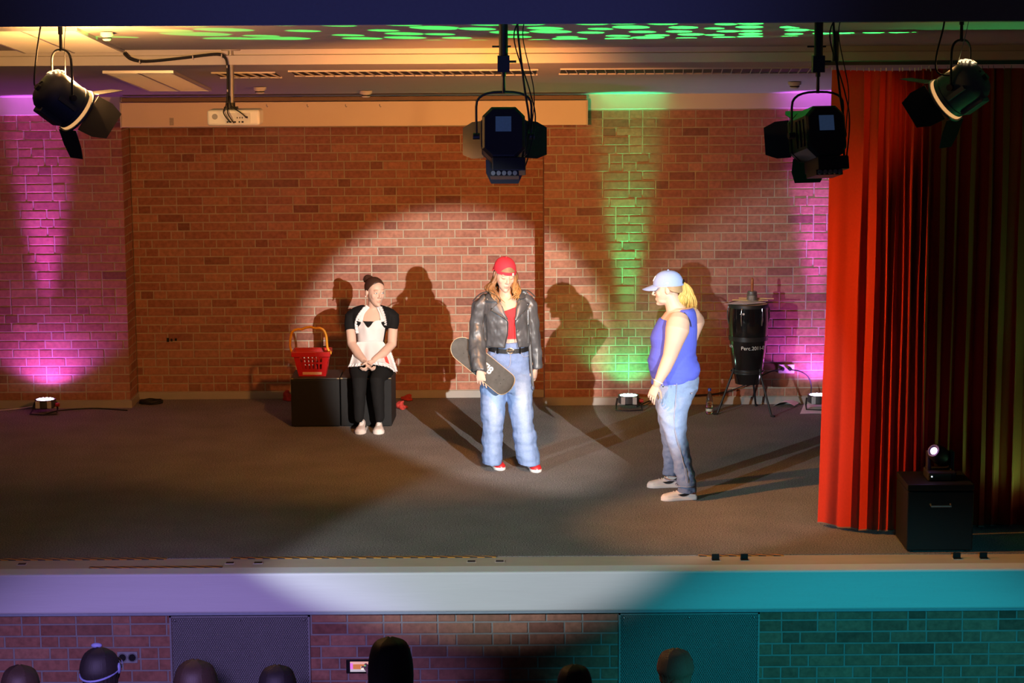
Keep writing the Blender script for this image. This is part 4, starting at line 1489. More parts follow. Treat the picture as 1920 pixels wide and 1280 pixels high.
hz = [Vector((hx0, ym, zr - .005))] + hz + [Vector((hx1, ym, zr - .005))]
obj('handle', Geo().tube(bez(hz, 4), .0115, n=10), YEL, t, sm=60)
for x in (hx0, hx1):
    obj('handle_pivot', Geo().cyl((x - .01, ym, zr - .01), (x + .01, ym, zr - .01), .014, 12), YEL, t)

# red cloths peeping out behind the cubes
def cloth_heap(label, px, py, wpx, hgt, colr, seed):
    p = UZ(px, py)
    g = Geo()
    wv = wpx * S
    rows = []
    for i in range(9):
        v = i / 8
        rows.append((p.x + .02 * math.sin(seed + v * 5), p.y + .07, .002 + hgt * v, wv * (1 - .75 * v ** 1.4), .09 * (1 - .7 * v)))
    g.hloft(rows, n=26)
    me = remesh(g, .008, 3, 'red_cloth')
    wrinkle(me, .02, (16, 16, 16), seed=seed)
    co = coords(me); co[:, 2] = np.maximum(co[:, 2], .001); set_coords(me, co)
    shift(me, p)
    return tag(obj('red_cloth', me, M('red_cloth', colr, .8), loc=p), label, 'cloth', 'crumpled red cloths')


cloth_heap('dark red cloth crumpled behind the left end of the cubes', 538, 752, 12, .09, (.45, .04, .03), 1.0)
cloth_heap('bright coral red cloth on the carpet right of the cubes', 752, 768, 9, .07, (.62, .07, .06), 2.0)
cloth_heap('dark red cloth against the skirting right of the cubes', 763, 752, 12, .05, (.36, .03, .03), 3.0)

# ------------------------------------------------------------------ people
SKIN = M('skin', (.60, .40, .315), .5, var=.05, nscale=20, spec=.35, attr='tint')
DENIM = M('denim', (.17, .25, .46), .85, var=.14, nscale=90, bump=.35, bscale=300, attr='tint', spec=.2)
LEATHER = M('black_leather', (.070, .074, .082), .40, var=.25, nscale=14, bump=.25, bscale=60, spec=.6)


def sheet(fn, nu=20, nv=14, th=.006, g=None):
    """thick cloth panel: fn(u, v) -> point, 0..1 each; thickness grows against the u x v normal"""
    g = g or Geo()
    P = [[Vector(fn(i / nu, j / nv)) for i in range(nu + 1)] for j in range(nv + 1)]
    rows = []
    for j in range(nv + 1):
        front_, back = [], []
        for i in range(nu + 1):
            du = P[j][min(i + 1, nu)] - P[j][max(i - 1, 0)]
            dv = P[min(j + 1, nv)][i] - P[max(j - 1, 0)][i]
            n = du.cross(dv)
            n = n.normalized() if n.length > 1e-9 else Vector((0, -1, 0))
            front_.append(P[j][i])
            back.append(P[j][i] - n * th)
        rows.append(front_ + back[::-1])
    return g.rings(rows)


def lerp_table(tab, t):
    """tab: rows whose first entry is the key (ascending)"""
    if t <= tab[0][0]:
        return tab[0][1:]
    for a, b in zip(tab, tab[1:]):
        if t <= b[0]:
            k = (t - a[0]) / (b[0] - a[0])
            return tuple(x + (y - x) * k for x, y in zip(a[1:], b[1:]))
    return tab[-1][1:]


def head_geo(Mh, closed_eyes=False):
    g = Geo()
    g.ball((0, .014, .036), (.074, .092, .080), 20, 14)
    g.hloft([(0, -.004, .092, .045, .050), (0, -.015, .072, .058, .060), (0, -.020, .052, .065, .064), (0, -.022, .03, .067, .0655), (0, -.022, -.01, .066, .064), (0, -.022, -.035, .062, .062), (0, -.024, -.055, .055, .060),
             (0, -.031, -.080, .043, .052), (0, -.041, -.100, .028, .039), (0, -.050, -.112, .014, .024)], n=26)
    g.ball((0, .0, -.040), (.059, .052, .052), 16, 10)
    g.tube([(0, -.084, .020), (0, -.094, -.004), (0, -.105, -.026)], [.006, .0078, .0098], n=10, round_ends=True)
    for s in (-1, 1):
        g.ball((s * .0105, -.094, -.032), (.0075, .009, .0065), 10, 7)
        g.ball((s * .033, -.054, -.020), (.027, .024, .032), 16, 12)
        g.ball((s * .028, -.079, .027), (.024, .0085, .0075), 12, 7)
        g.ball((s * .0300, -.0735, .006), (.016, .0125, .0100), 12, 8)
        g.ball((s * .074, .012, -.006), (.0085, .018, .029), 10, 8)
    g.ball((0, -.0835, -.0580), (.0200, .0080, .0048), 14, 7)
    g.ball((0, -.0830, -.0680), (.0185, .0095, .0065), 14, 7)
    g.ball((0, -.0745, -.0965), (.018, .015, .014), 12, 8)
    return g.xform(Mh)


def paint_head(co, cols, Mh, brow=(.42, .30, .22), lips=(.78, .40, .42), closed=False, cheek=True):
    inv = np.array(Mh.inverted())
    q = co @ inv[:3, :3].T + inv[:3, 3]
    x, y, z = np.abs(q[:, 0]), q[:, 1], q[:, 2]
    front_ = (y < -.045) & (z < .09) & (z > -.115)
    def blend(mask, colr):
        mask = np.clip(mask, 0, 1)[:, None]
        cols[:] = cols * (1 - mask) + np.array(colr)[None, :] * mask
    blend(np.exp(-(x / .0185) ** 4 - ((z + .0630) / (.0078 - np.minimum(x, .018) * .22)) ** 4) * front_, lips)
    blend(np.exp(-((x - .029) / .0165) ** 4 - ((z - (.0315 - 5 * (x - .026) ** 2)) / .0030) ** 2) * front_ * .9, brow)
    if closed:
        blend(np.exp(-((x - .030) / .0135) ** 4 - ((z + .0015 - 9 * (x - .03) ** 2) / .0026) ** 2) * front_, (.36, .24, .20))
        blend(np.exp(-((x - .030) / .0125) ** 4 - ((z - .008) / .005) ** 2) * front_ * .35, (.85, .62, .55))
    if cheek:
        d = np.exp(-(((x - .042) / .02) ** 2 + ((z + .022) / .018) ** 2)) * (y < -.03)
        cols[:, 1] *= (1 - .06 * d)
        cols[:, 2] *= (1 - .05 * d)
    return cols


def eyes(root, Mh, iris=(.10, .16, .22)):
    for s in (-1, 1):
        e = obj('eye', Geo().ball((s * .0300, -.0800, .0045), (.0125, .0085, .0058), 14, 9).xform(Mh), M('eye_white', (.80, .78, .76), .25), root, sm=60)
        obj('iris', Geo().ball((s * .0300 + .001, -.0865, .0045), (.0052, .0028, .0052), 12, 7).xform(Mh), M('iris', iris, .2), e, sm=60)
        obj('upper_lashes', Geo().tube([Mh @ Vector((s * .0300 + dx, -.0868 + abs(dx) * .35, .0098 - 22 * dx * dx)) for dx in (-.0125, -.006, 0, .006, .0125)], .0013, n=6), M('lash', (.05, .03, .025), .8), e)


def hand_geo(Mw, side=1, curl=25, spread=1.0, thumb=(.75, .25, -.65), curls=None, k=1.0):
    """wrist at the origin, fingers to -z, palm looks to +y, thumb on side*x"""
    g = Geo()
    g.tube([(0, 0, .012), (0, 0, 0), (0, 0, -.03), (0, .001, -.06), (0, .002, -.084)], [(.024, .018), (.026, .018), (.035, .017), (.040, .0145), (.039, .012)], n=16, up=(1, 0, 0), round_ends=True)
    for i, (x, L, r_) in enumerate(((.0315, .068, .0084), (.0108, .077, .0086), (-.0105, .071, .0083), (-.0310, .055, .0074))):
        c = (curls[i] if curls else curl)
        p = Vector((x * side, .001, -.076))
        pts, rad = [p.copy()], [r_ * 1.05]
        ang = R(c * .45)
        for seg, add in ((.42, .9), (.32, 1.1), (.26, .8)):
            d = Vector((side * (x * 2.2 * spread), math.sin(ang), -math.cos(ang))).normalized()
            p = p + d * (L * seg + (.012 if seg == .42 else 0))
            pts.append(p.copy())
            rad.append(r_ * (1.0 - .07 * len(rad)))
            ang += R(c * add)
        g.tube(pts, rad, n=10, round_ends=True)
    th_ = Vector((thumb[0] * side, thumb[1], thumb[2])).normalized()
    t2 = (th_ + Vector((-.25 * side, .12, -.5))).normalized()
    b = Vector((.022 * side, .002, -.022))
    g.tube([b, b + th_ * .042, b + th_ * .042 + t2 * .030, b + th_ * .042 + t2 * .052], [.0135, .0108, .0098, .0086], n=10, round_ends=True)
    return g.xform(Mw @ Matrix.Scale(k, 4))


def aim(p, down, palm):
    """matrix with local -z along down and local +y close to palm"""
    z = -Vector(down).normalized()
    y = Vector(palm)
    y = (y - z * y.dot(z)).normalized()
    x = y.cross(z)
    m = Matrix((x, y, z)).transposed().to_4x4()
    return Matrix.Translation(p) @ m


def merge(g, h):
    return g.add(h.v, h.f)


def finish_body(root, g, Mh, voxel=.0044, mat=None, **paint):
    me = remesh(g, voxel, 4, 'body')
    co = coords(me)
    cols = np.ones((len(co), 3))
    if Mh is not None:
        cols = paint_head(co, cols, Mh, **paint)
    colour_attr(me, cols)
    shift(me, root.location)
    return obj('body', me, mat or SKIN, root)


def garment(root, name, g, mat, voxel=.0065, iters=3, wr=None, tint=None, label=None):
    me = remesh(g, voxel, iters, name)
    for a in (wr or []):
        wrinkle(me, *a[:1], **a[1])
    if tint is not None:
        colour_attr(me, tint(coords(me)))
    shift(me, root.location)
    o = obj(name, me, mat, root)
    if label:
        o['label'] = label
    return o


def sneaker(root, heel, direction, upper, sole_m, L=.27, panel=None, swoosh=None, height=.098, lace=None, w_=1.0, side=0):
    """shoe with its heel at floor point heel, toe towards direction"""
    d = Vector((direction[0], direction[1], 0)).normalized()
    mw = Matrix.Translation((heel[0], heel[1], heel[2] if len(heel) > 2 else 0)) @ Matrix((Vector((-d.y, d.x, 0)) * -1, d * -1, Vector((0, 0, 1)))).transposed().to_4x4()
    k = L / .27
    def st(y):
        return Vector((0, y * k, 0))
    outline = [(.0, .026), (-.012, .034), (-.05, .036), (-.10, .036), (-.15, .042), (-.19, .048), (-.225, .046), (-.25, .035), (-.264, .018), (-.27, .004)]
    ring = [(a * w_, y * k) for y, a in outline] + [(-a * w_, y * k) for y, a in reversed(outline)]
    g = Geo().rings([[mw @ Vector((x * f, y, z)) for x, y in ring] for z, f in ((0, .97), (.006, 1.03), (.024, 1.03), (.031, .99))])
    rows = []
    prof = [(-.004, .024, .070), (-.016, .033, height * .97), (-.05, .035, height), (-.085, .035, height * .98), (-.115, .036, height * .90), (-.15, .041, height * .72), (-.19, .046, .064), (-.225, .044, .056), (-.25, .034, .050), (-.265, .014, .038)]
    for y, a, h in prof:
        r_ = []
        for j in range(18):
            t = 2 * math.pi * j / 18
            c, s = math.cos(t), math.sin(t)
            x = a * w_ * (abs(c) ** .75) * math.copysign(1, c)
            if s > 0:
                x *= (1 - .42 * s * min(1, max(0, (h - .05) / .05)))
            z = .022 + (h - .022) * (abs(s) ** .8) if s > 0 else .022 + .012 * s
            r_.append(mw @ Vector((x, y * k, z)))
        rows.append(r_)
    up = Geo().rings(rows)
    s_ = obj('shoe', remesh_local(up, .005, 3, root), upper, root)
    obj('sole', g, sole_m, s_, bevel=.004, sm=40)
    lm = lace or sole_m
    for i in range(4):
        y = (-.105 - .022 * i) * k
        h = lerp_table([(-q[0] * k, q[2]) for q in prof], -y)[0] + .001
        hw = .017 * w_
        obj('lace', Geo().tube([mw @ Vector((-hw, y, h - .010)), mw @ Vector((-hw * .5, y - .003, h + .001)), mw @ Vector((hw * .5, y - .003, h + .001)), mw @ Vector((hw, y, h - .010))], .0032, n=6), lm, s_)
    if panel is not None:
        g = Geo()
        # toe cap and heel band proud of the upper
        rows = []
        for y, a, h in ((-.195, .0475, .066), (-.225, .045, .059), (-.25, .036, .053), (-.268, .014, .040)):
            rows.append([mw @ Vector((a * w_ * 1.03 * math.cos(math.pi * j / 10), y * k, .026 + (h - .022) * math.sin(math.pi * j / 10))) for j in range(11)] + [mw @ Vector((-a * w_ * .9 + 2 * a * w_ * .9 * j / 10, y * k, .024)) for j in range(1, 10)])
        obj('toe_panel', Geo().rings(rows), panel, s_, sm=60)
        g = Geo()
        rows = []
        for y, a, h in ((.003, .022, .072), (-.014, .034, .096), (-.045, .0375, .10), (-.06, .037, .097)):
            rows.append([mw @ Vector((a * w_ * 1.05 * (abs(math.cos(math.pi * j / 10)) ** .8) * math.copysign(1, math.cos(math.pi * j / 10)) * (1 - .35 * math.sin(math.pi * j / 10)), y * k, .026 + (h - .022) * math.sin(math.pi * j / 10))) for j in range(11)] + [mw @ Vector((-a * w_ * .8 + 2 * a * w_ * .8 * j / 10, y * k, .024)) for j in range(1, 10)])
        obj('heel_panel', Geo().rings(rows), panel, s_, sm=60)
        obj('collar', Geo().tube([mw @ Vector((.027 * w_ * math.cos(a), (-.055 + .042 * math.sin(a)) * k, height + .004)) for a in [2 * math.pi * q / 16 for q in range(16)]], .011, n=8, loop=True), panel, s_, sm=60)
    if swoosh is not None:
        for sd in ((-1, 1) if not side else (side,)):
            def f(u, v):
                y = -.035 - .115 * u
                base = .050 + .028 * (1 - u) ** 2.2 - .010 * math.sin(math.pi * u)
                th = .020 * math.sin(math.pi * min(1, u * .9 + .05)) ** .8
                z = base + (v - .5) * th * (1 if u < .9 else .5)
                a = lerp_table([(-q[0], q[1]) for q in prof], -y)[0]
                h = lerp_table([(-q[0], q[2]) for q in prof], -y)[0]
                s2 = max(0, min(1, (z - .022) / max(.01, h - .022))) ** 1.25
                c2 = math.sqrt(max(0, 1 - s2 * s2))
                x = a * w_ * c2 ** .75 * (1 - .42 * s2 * min(1, max(0, (h - .05) / .05)))
                return mw @ Vector((sd * (x + .0035), y * k, z))
            obj('swoosh', sheet(f, 12, 3, .002), swoosh, s_)
    return s_


def remesh_local(g, voxel, it, root):
    me = remesh(g, voxel, it, 'shoe')
    shift(me, root.location)
    return me


def wavy(specs, amp, waves, seed):
    rr_ = random.Random(seed)
    out = []
    for pts, r_ in specs:
        q = bez(pts, 5)
        ph, n = rr_.uniform(0, 6), len(q)
        out.append(([p + Vector((amp * math.sin(ph + waves * 2 * math.pi * i / n), .7 * amp * math.cos(ph + waves * 2 * math.pi * i / n), 0)) * min(1, 1.6 * i / n) for i, p in enumerate(q)], r_))
    return out


def locks(specs, name='hair'):
    """bundle of tapering wavy locks; specs: list of (points, radius)"""
    g = Geo()
    for pts, r_ in specs:
        q = bez(pts, 3 if len(pts) > 8 else 6)
        n = len(q)
        rad = [r_ * (.75 + .35 * math.sin(math.pi * min(1, i / n * 1.1))) * (1 if i < n * .7 else max(.12, 1 - (i - n * .7) / (n * .32))) for i in range(n)]
        g.tube(q, [(a, a * .6) for a in rad], n=8, round_ends=False)
    return g


def cap_crown(Mh, k=1.0, z0=.030, peak=.125, back_open=False):
    """baseball cap crown in head space"""
    g = Geo()
    rows = []
    n = 36
    for i in range(11):
        ph = R(88) * i / 10
        ring = []
        for j in range(n):
            t = 2 * math.pi * j / n
            ring.append(Vector((.083 * k * math.cos(ph) ** .8 * math.cos(t), .010 + .1075 * k * math.cos(ph) ** .8 * math.sin(t), z0 + (peak - z0) * math.sin(ph) ** .95)))
        rows.append(ring)
    g.rings(rows)
    return g.xform(Mh)


WHITE_LEATHER = M('white_leather', (.74, .66, .63), .45, var=.05)
SOLE = M('sole_white', (.76, .70, .66), .6, var=.05)
SHOE_RED = M('shoe_red', (.60, .02, .025), .45)
SHOE_BLACK = M('shoe_black', (.015, .015, .016), .45)
SWOOSH = M('swoosh_black', (.012, .012, .014), .5)

# ================================================================== performer in the middle, leather jacket and skateboard
Y2 = 3.24
root = thing('person', 'standing performer in a red backward cap, black leather jacket and wide blue jeans', 'person', (U(955, 870, Y2).x, Y2, 0), 'performers on the stage')


def w2(px, py, dy=0.0):
    return U(px, py, Y2 + dy)


K2 = (w2(1000, 650) - w2(900, 650)).length / 100
Mh2 = Matrix.Translation(w2(946.5, 515, -.015)) @ Matrix.Rotation(R(17), 4, 'Z') @ Matrix.Rotation(R(4), 4, 'Y') @ Matrix.Rotation(R(15), 4, 'X') @ Matrix.Scale(1.10, 4)
g = head_geo(Mh2)


def rows_px(tab, w):
    out = []
    for cx_, py, a, b, dy in tab:
        p = w(cx_, py, dy)
        out.append((p.x, p.y, p.z, a * K2, b))
    return out


g.hloft(rows_px([(952, 700, 34, .09, .0), (953, 665, 34, .10, 0), (956, 645, 31, .093, 0), (955, 628, 29, .090, -.005), (952, 608, 31, .100, -.01), (950, 588, 34, .108, -.015), (948, 572, 35, .095, 0), (947, 560, 29, .075, .01), (947, 553, 18, .06, .012)], w2), n=28)
g.tube([w2(947, 558, .005), w2(947, 545, 0), w2(947, 530, -.01)], [.062, .052, .052], n=16)
for s_, pts, rad in ((-1, [(907, 566, .0), (897, 600, .01), (893, 632, -.02), (897, 668, -.11), (900, 692, -.17)], None), (1, [(987, 563, .0), (996, 598, .01), (1001, 632, .015), (1003, 665, .0), (1004, 690, -.01)], None)):
    g.tube([w2(*p) for p in pts], [.048, .040, .035, .030, .025], n=12, round_ends=True)
wl_ = w2(900, 693, -.185)
merge(g, hand_geo(aim(wl_, (.10, -.10, -1), (.10, 1, 0)), side=1, curls=(6, 34, 42, 50), k=.98, thumb=(.5, .8, -.5)))
wr_ = w2(1004, 691, -.012)
merge(g, hand_geo(aim(wr_, (-.12, -.05, -1), (-.9, .5, 0)), side=-1, curl=42, k=.92))
for s_, kx in ((-1, 922), (1, 984)):
    g.tube([w2(938 if s_ < 0 else 968, 695), w2(kx, 775, -.03), w2(923 if s_ < 0 else 990, 862, .02)], [.075, .055, .038], n=12)
b = finish_body(root, g, Mh2, closed=True, brow=(.58, .42, .33), lips=(.90, .50, .55))

# red top: fitted front with a slanting neckline
tab = [(560, 947, 30, .080), (572, 948, 36.5, .104), (588, 950, 35.5, .121), (608, 952, 32.5, .112), (632, 955, 30.5, .098)]
def ftop(u, v):
    top = 585 - 19 * max(0, (u - .30) / .55) if u < .85 else 566 + (u - .85) * 30
    top = top if u > .1 else 580
    py = 631.5 + (top - 631.5) * v
    cx_, a, bb = lerp_table(tab, py)
    an = R(-180 + 180 * u)
    p = w2(cx_, py)
    return (p.x + a * K2 * 1.03 * math.cos(an), p.y - .008 + bb * 1.05 * math.sin(an), p.z)
obj('red_top', sheet(ftop, 40, 20, .004), M('red_knit', (.62, .025, .035), .8, var=.08, nscale=120, bump=.2, bscale=400), root, sm=60)

# wide jeans
def leg2(tab, b0):
    return [(w2((l + r_) / 2, py).x, Y2 + dy, w2((l + r_) / 2, py).z, (r_ - l) / 2 * K2, bb) for py, l, r_, bb, dy in tab]
g = Geo()
g.hloft(leg2([(640, 922, 990, .108, 0), (652, 917, 992, .118, 0), (672, 911, 994, .128, 0), (695, 907, 995, .130, 0), (715, 903, 997, .122, 0), (732, 902, 997, .112, 0)], 0), n=36)
g.hloft(leg2([(700, 906, 953, .115, 0), (725, 901, 952, .112, -.005), (745, 900.5, 949, .105, -.01), (775, 902, 945.5, .100, -.02), (805, 903.5, 943.5, .098, -.015), (840, 904.5, 942.5, .105, 0), (869, 904, 942.5, .118, .015)], 0), n=30)
g.hloft(leg2([(700, 951, 996, .115, 0), (725, 950, 997.5, .112, -.005), (745, 950, 998, .105, -.01), (775, 956, 999, .100, -.03), (805, 961, 1004, .098, -.03), (840, 966, 1009, .105, -.02), (869, 970, 1013, .118, -.005)], 0), n=30)
def tint2(co):
    t = np.ones((len(co), 3)) * np.array([1.0, 1.0, 1.0])
    for (px, py, sx_, sz, k) in ((928, 755, .055, .17, .85), (980, 740, .055, .15, .95), (926, 830, .045, .18, .35), (984, 800, .05, .16, .6), (990, 850, .05, .1, .25)):
        c = w2(px, py)
        m = np.exp(-((co[:, 0] - c.x) / sx_) ** 2 - ((co[:, 2] - c.z) / sz) ** 2) * (co[:, 1] < Y2 - .02)
        t += (m * k)[:, None] * np.array([1.45, 1.05, .50])
    # darker seams at the sides
    return np.clip(t, .4, 2.6)
jm = garment(root, 'jeans', g, DENIM, .0065, 3, [(.010, dict(scale=(7, 7, 16), seed=2.0)), (.006, dict(scale=(22, 22, 9), seed=5.0))], tint2, 'wide faded light blue jeans')
# jeans details
def jfront(px, py, off=.006):
    l, r_, bb = lerp_table([(640, 922, 990, .108), (652, 917, 992, .118), (672, 911, 994, .128), (695, 907, 995, .130), (715, 903, 997, .122)], py)
    c = (l + r_) / 2
    q = max(0, 1 - ((px - c) / ((r_ - l) / 2)) ** 2) ** .5
    p = w2(px, py)
    return Vector((p.x, Y2 - bb * q - off, p.z))
STITCH = M('denim_stitch', (.30, .33, .45), .8)
obj('fly_seam', Geo().tube([jfront(957, 658), jfront(957, 675), jfront(955, 682), jfront(951, 684)], .0035, n=6), STITCH, root)
for pts in (((913, 664), (922, 665), (928, 660), (930, 653)), ((991, 664), (984, 666), (978, 661), (977, 654))):
    obj('pocket_seam', Geo().tube(bez([jfront(*p) for p in pts], 5), .0028, n=6), STITCH, root)
beltm = M('belt_leather', (.006, .006, .007), .5, var=.2)
g = Geo()
rings = []
for k in range(40):
    a = 2 * math.pi * k / 40
    c = w2(954.5, 652.5)
    py = 652.5 + 3.0 * math.cos(a) ** 2 * -1 + 2
    x = c.x + 38.6 * K2 * math.cos(a)
    y = Y2 + .124 * math.sin(a)
    z = w2(954, py).z
    o_ = Vector((math.cos(a), math.sin(a), 0)) * .004
    rings.append([Vector((x, y, z - .019)) - o_, Vector((x, y, z - .019)) + o_, Vector((x, y, z + .019)) + o_, Vector((x, y, z + .019)) - o_])
g.rings(rings, loop=True)
bl_ = obj('belt', g, beltm, root)
bk = jfront(957, 653, .014)
obj('buckle', Geo().tube([bk + Vector((.030 * math.cos(a) * abs(math.cos(a)) ** -.3 if abs(math.cos(a)) > .01 else 0, 0, .020 * math.sin(a))) for a in [2 * math.pi * q / 20 + .05 for q in range(20)]], .0055, n=8, loop=True).cyl(bk + Vector((-.028, -.004, 0)), bk + Vector((.028, -.004, .004)), .004, 8).cyl(bk + Vector((-.02, -.004, -.012)), bk + Vector((.02, -.004, .012)), .004, 8), CHROME, bl_, sm=60)
for px in (933, 975):
    p = jfront(px, 653, .012)
    obj('belt_loop', Geo().box((p.x - .006, p.y - .003, p.z - .027), (p.x + .006, p.y + .004, p.z + .027)), DENIM, bl_)

# leather jacket
JT2 = [(545, 947, 24, .082, 931, 966), (551, 947, 34, .10, 931, 971), (558, 947.5, 42, .122, 934, 973), (568, 948, 46, .140, 939, 972), (582, 948, 47, .152, 947, 969), (600, 950, 45.5, .156, 953, 966), (625, 952, 43.5, .152, 951, 968), (648, 952, 42, .146, 946, 972)]
rows = []
for py, cx_, a, bb, xl, xr in JT2:
    c = w2(cx_, py)
    a0 = -math.degrees(math.acos(max(-1, min(1, (xr - cx_) / a))))
    a1 = 360 - math.degrees(math.acos(max(-1, min(1, (xl - cx_) / a))))
    rows.append((c.x, c.y + .004, c.z, a * K2, bb, a0, a1))
g = Geo().cshell(rows, .020, 44)
g.tube([w2(*p) for p in ((917, 560, .0), (902, 575, .0), (896, 605, .01), (894, 638, -.03), (896, 668, -.11), (899, 697, -.165))], [(.066, .062), (.068, .07), (.064, .07), (.068, .07), (.062, .064), (.060, .060)], n=18)
g.tube([w2(*p) for p in ((978, 558, .0), (992, 572, .0), (998, 605, .012), (1002, 640, .015), (1005, 668, .008), (1007, 691, -.004))], [(.066, .062), (.064, .066), (.056, .066), (.052, .064), (.048, .058), (.046, .056)], n=18)
jk = garment(root, 'jacket', g, LEATHER, .0065, 3, [(.013, dict(scale=(9, 9, 7), seed=11.0)), (.006, dict(scale=(20, 20, 14), seed=3.0))], label='black leather biker jacket worn open')


def jsurf(px, py, off=.010):
    cx_, a, bb = lerp_table([(q[0], q[1], q[2], q[3]) for q in JT2], py)
    q = max(0, 1 - ((px - cx_) / a) ** 2) ** .5
    p = w2(px, py)
    return Vector((p.x, Y2 + .004 - bb * q - off, p.z))


def flap(name, quad, off0=.012, off1=.018):
    A, B, C, D = quad
    def f(u, v):
        px = (A[0] * (1 - u) + B[0] * u) * (1 - v) + (D[0] * (1 - u) + C[0] * u) * v
        py = (A[1] * (1 - u) + B[1] * u) * (1 - v) + (D[1] * (1 - u) + C[1] * u) * v
        return jsurf(px, py, off0 + (off1 - off0) * math.sin(math.pi * u) )
    return obj(name, sheet(f, 8, 8, -.008), LEATHER, jk, sm=60)
flap('lapel', ((952, 594), (951, 593), (937, 562), (921, 577)))
flap('lapel', ((966, 594), (967, 595), (993, 567), (975, 559)))
flap('collar', ((910, 562), (937, 561), (931, 548), (914, 547)), .016, .024)
flap('collar', ((975, 558), (995, 555), (985, 545), (971, 547)), .016, .024)
for px, py in ((923, 574), (914, 558), (989, 568), (989, 549)):
    obj('stud', Geo().ball(jsurf(px, py, .030), .0075, 12, 8), CHROME, jk, sm=60)
for pts in (((921, 577), (936, 584), (948, 592), (953, 600), (951, 625), (946, 647)), ((993, 567), (983, 579), (972, 590), (967, 600), (968, 625), (972, 647))):
    obj('zip', Geo().tube(bez([jsurf(px, py, .021) for px, py in pts], 5), .0032, n=6), STEEL, jk)
for pts in (((986, 590), (991, 615), (993, 640)), ((911, 585), (908, 605), (910, 640)), ((990, 578), (994, 590), (993, 605))):
    obj('zip', Geo().tube(bez([jsurf(min(max(px, 908), 990), py, .024) for px, py in pts], 5), .003, n=6), STEEL, jk)
obj('hem_seam', Geo().tube([jsurf(px, 645, .014) for px in range(916, 947, 3)], .003, n=6), LEATHER, jk)
for sx_, (a, b_) in ((-1, ((887, 564), (915, 547))), (1, ((1003, 556), (978, 544)))):
    A, B = w2(a[0], a[1], -.01), w2(b_[0], b_[1], -.02)
    obj('epaulette', Geo().tube([A + (B - A) * t + Vector((0, -.03, .022 * math.sin(math.pi * t) + .004)) for t in (0, .25, .5, .75, 1)], [(.022, .005)] * 5, n=10, up=(0, 1, 0)), LEATHER, jk, sm=60)
for (px, py, r_, dy) in ((898, 689, .0625, -.15), (1006.5, 685, .0485, -.002)):
    c = w2(px, py, dy)
    obj('cuff_seam', Geo().tube([c + Vector((r_ * math.cos(2 * math.pi * q / 24), r_ * math.sin(2 * math.pi * q / 24), 0)) for q in range(24)], .0032, n=6, loop=True), LEATHER, jk)
obj('belt_strap', Geo().tube([w2(993, 645, -.05), w2(996, 690, -.06), w2(999, 722, -.06)], [(.010, .004)] * 3, n=8, up=(1, 0, 0)), LEATHER, jk)
obj('strap_buckle', Geo().tube([w2(999 + 3 * math.cos(2 * math.pi * q / 12), 726 + 5 * math.sin(2 * math.pi * q / 12), -.06) for q in range(12)], .0035, n=6, loop=True), CHROME, jk)

# hair under the cap, long wavy locks
HAIR2 = M('hair_brown_gold', (.20, .115, .055), .5, var=.35, nscale=40, stretch=(6, 6, .6), attr='tint', spec=.5)
rr = random.Random(21)
specs = []
for i in range(30):                                       # left side (camera) falls in front of the shoulder
    t = i / 29
    x0 = 930 + 3 * rr.random()
    d0 = .00 + .09 * t
    e = (921 + 26 * (1 - t) * rr.uniform(.5, 1.0), 568 - 14 * t + rr.uniform(-5, 3))
    specs.append(([w2(x0 + 1, 499, d0 - .035), w2(x0 - 1 - 3 * t, 522, d0 - .045), w2(915 + 7 * (1 - t) + rr.uniform(-3, 3), 541 + rr.uniform(-3, 3), d0 - .07), w2(e[0] - 7 + rr.uniform(-4, 3), e[1] - 13, d0 - .14 + .05 * t), w2(e[0] + rr.uniform(-2, 3), e[1], d0 - .165 + .06 * t)], rr.uniform(.010, .016)))
for i in range(26):
    t = i / 25
    d0 = .08 * t
    ex, ey = 966 + 9 * rr.random() - 4 * t, 562 + rr.uniform(-10, 3)
    specs.append(([w2(959 + rr.random() * 2, 500, d0 - .03), w2(963 + rr.uniform(-1, 2), 520, d0 - .04), w2(965 + rr.uniform(-2, 5), 538, d0 - .075), w2(969 + rr.uniform(-4, 5), 550, d0 - .12), w2(ex - 7 * rr.random(), ey, d0 - .15)], rr.uniform(.010, .015)))
for i in range(14):
    a = R(20 + 140 * i / 13)
    c = w2(947, 505, .03)
    q = Vector((.085 * math.cos(a), .075 * math.sin(a), 0))
    specs.append(([c + q * .9, c + q * 1.1 + Vector((0, 0, -.10)), c + q * 1.3 + Vector((0, .02, -.22))], .022))
g = locks(wavy(specs, .014, 2.0, 3))
me = g.mesh('hair')
fix_normals(me)
co = coords(me)
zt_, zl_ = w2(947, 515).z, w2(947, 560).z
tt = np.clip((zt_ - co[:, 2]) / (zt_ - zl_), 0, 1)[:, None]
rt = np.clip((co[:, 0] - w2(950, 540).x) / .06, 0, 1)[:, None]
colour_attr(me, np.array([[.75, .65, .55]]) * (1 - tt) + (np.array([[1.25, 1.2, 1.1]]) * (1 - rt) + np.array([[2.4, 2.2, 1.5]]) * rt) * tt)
shift(me, root.location)
smooth(me)
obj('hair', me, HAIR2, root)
CAPRED = M('cap_red', (.50, .022, .045), .8, var=.08, nscale=80, bump=.2, bscale=300)
Mc2 = Mh2 @ Matrix.Translation((0, .006, .012)) @ Matrix.Rotation(R(-4), 4, 'X')
cp = obj('cap', cap_crown(Mc2, 1.0, .020, .118), CAPRED, root, sm=50)
def fst(u, v):
    an = R(-90 - 62 + 124 * u)
    return Mc2 @ Vector((.0865 * math.cos(an), .010 + .1105 * math.sin(an), .010 + .022 * v))
obj('cap_strap', sheet(fst, 20, 2, .003), CAPRED, cp, sm=60)
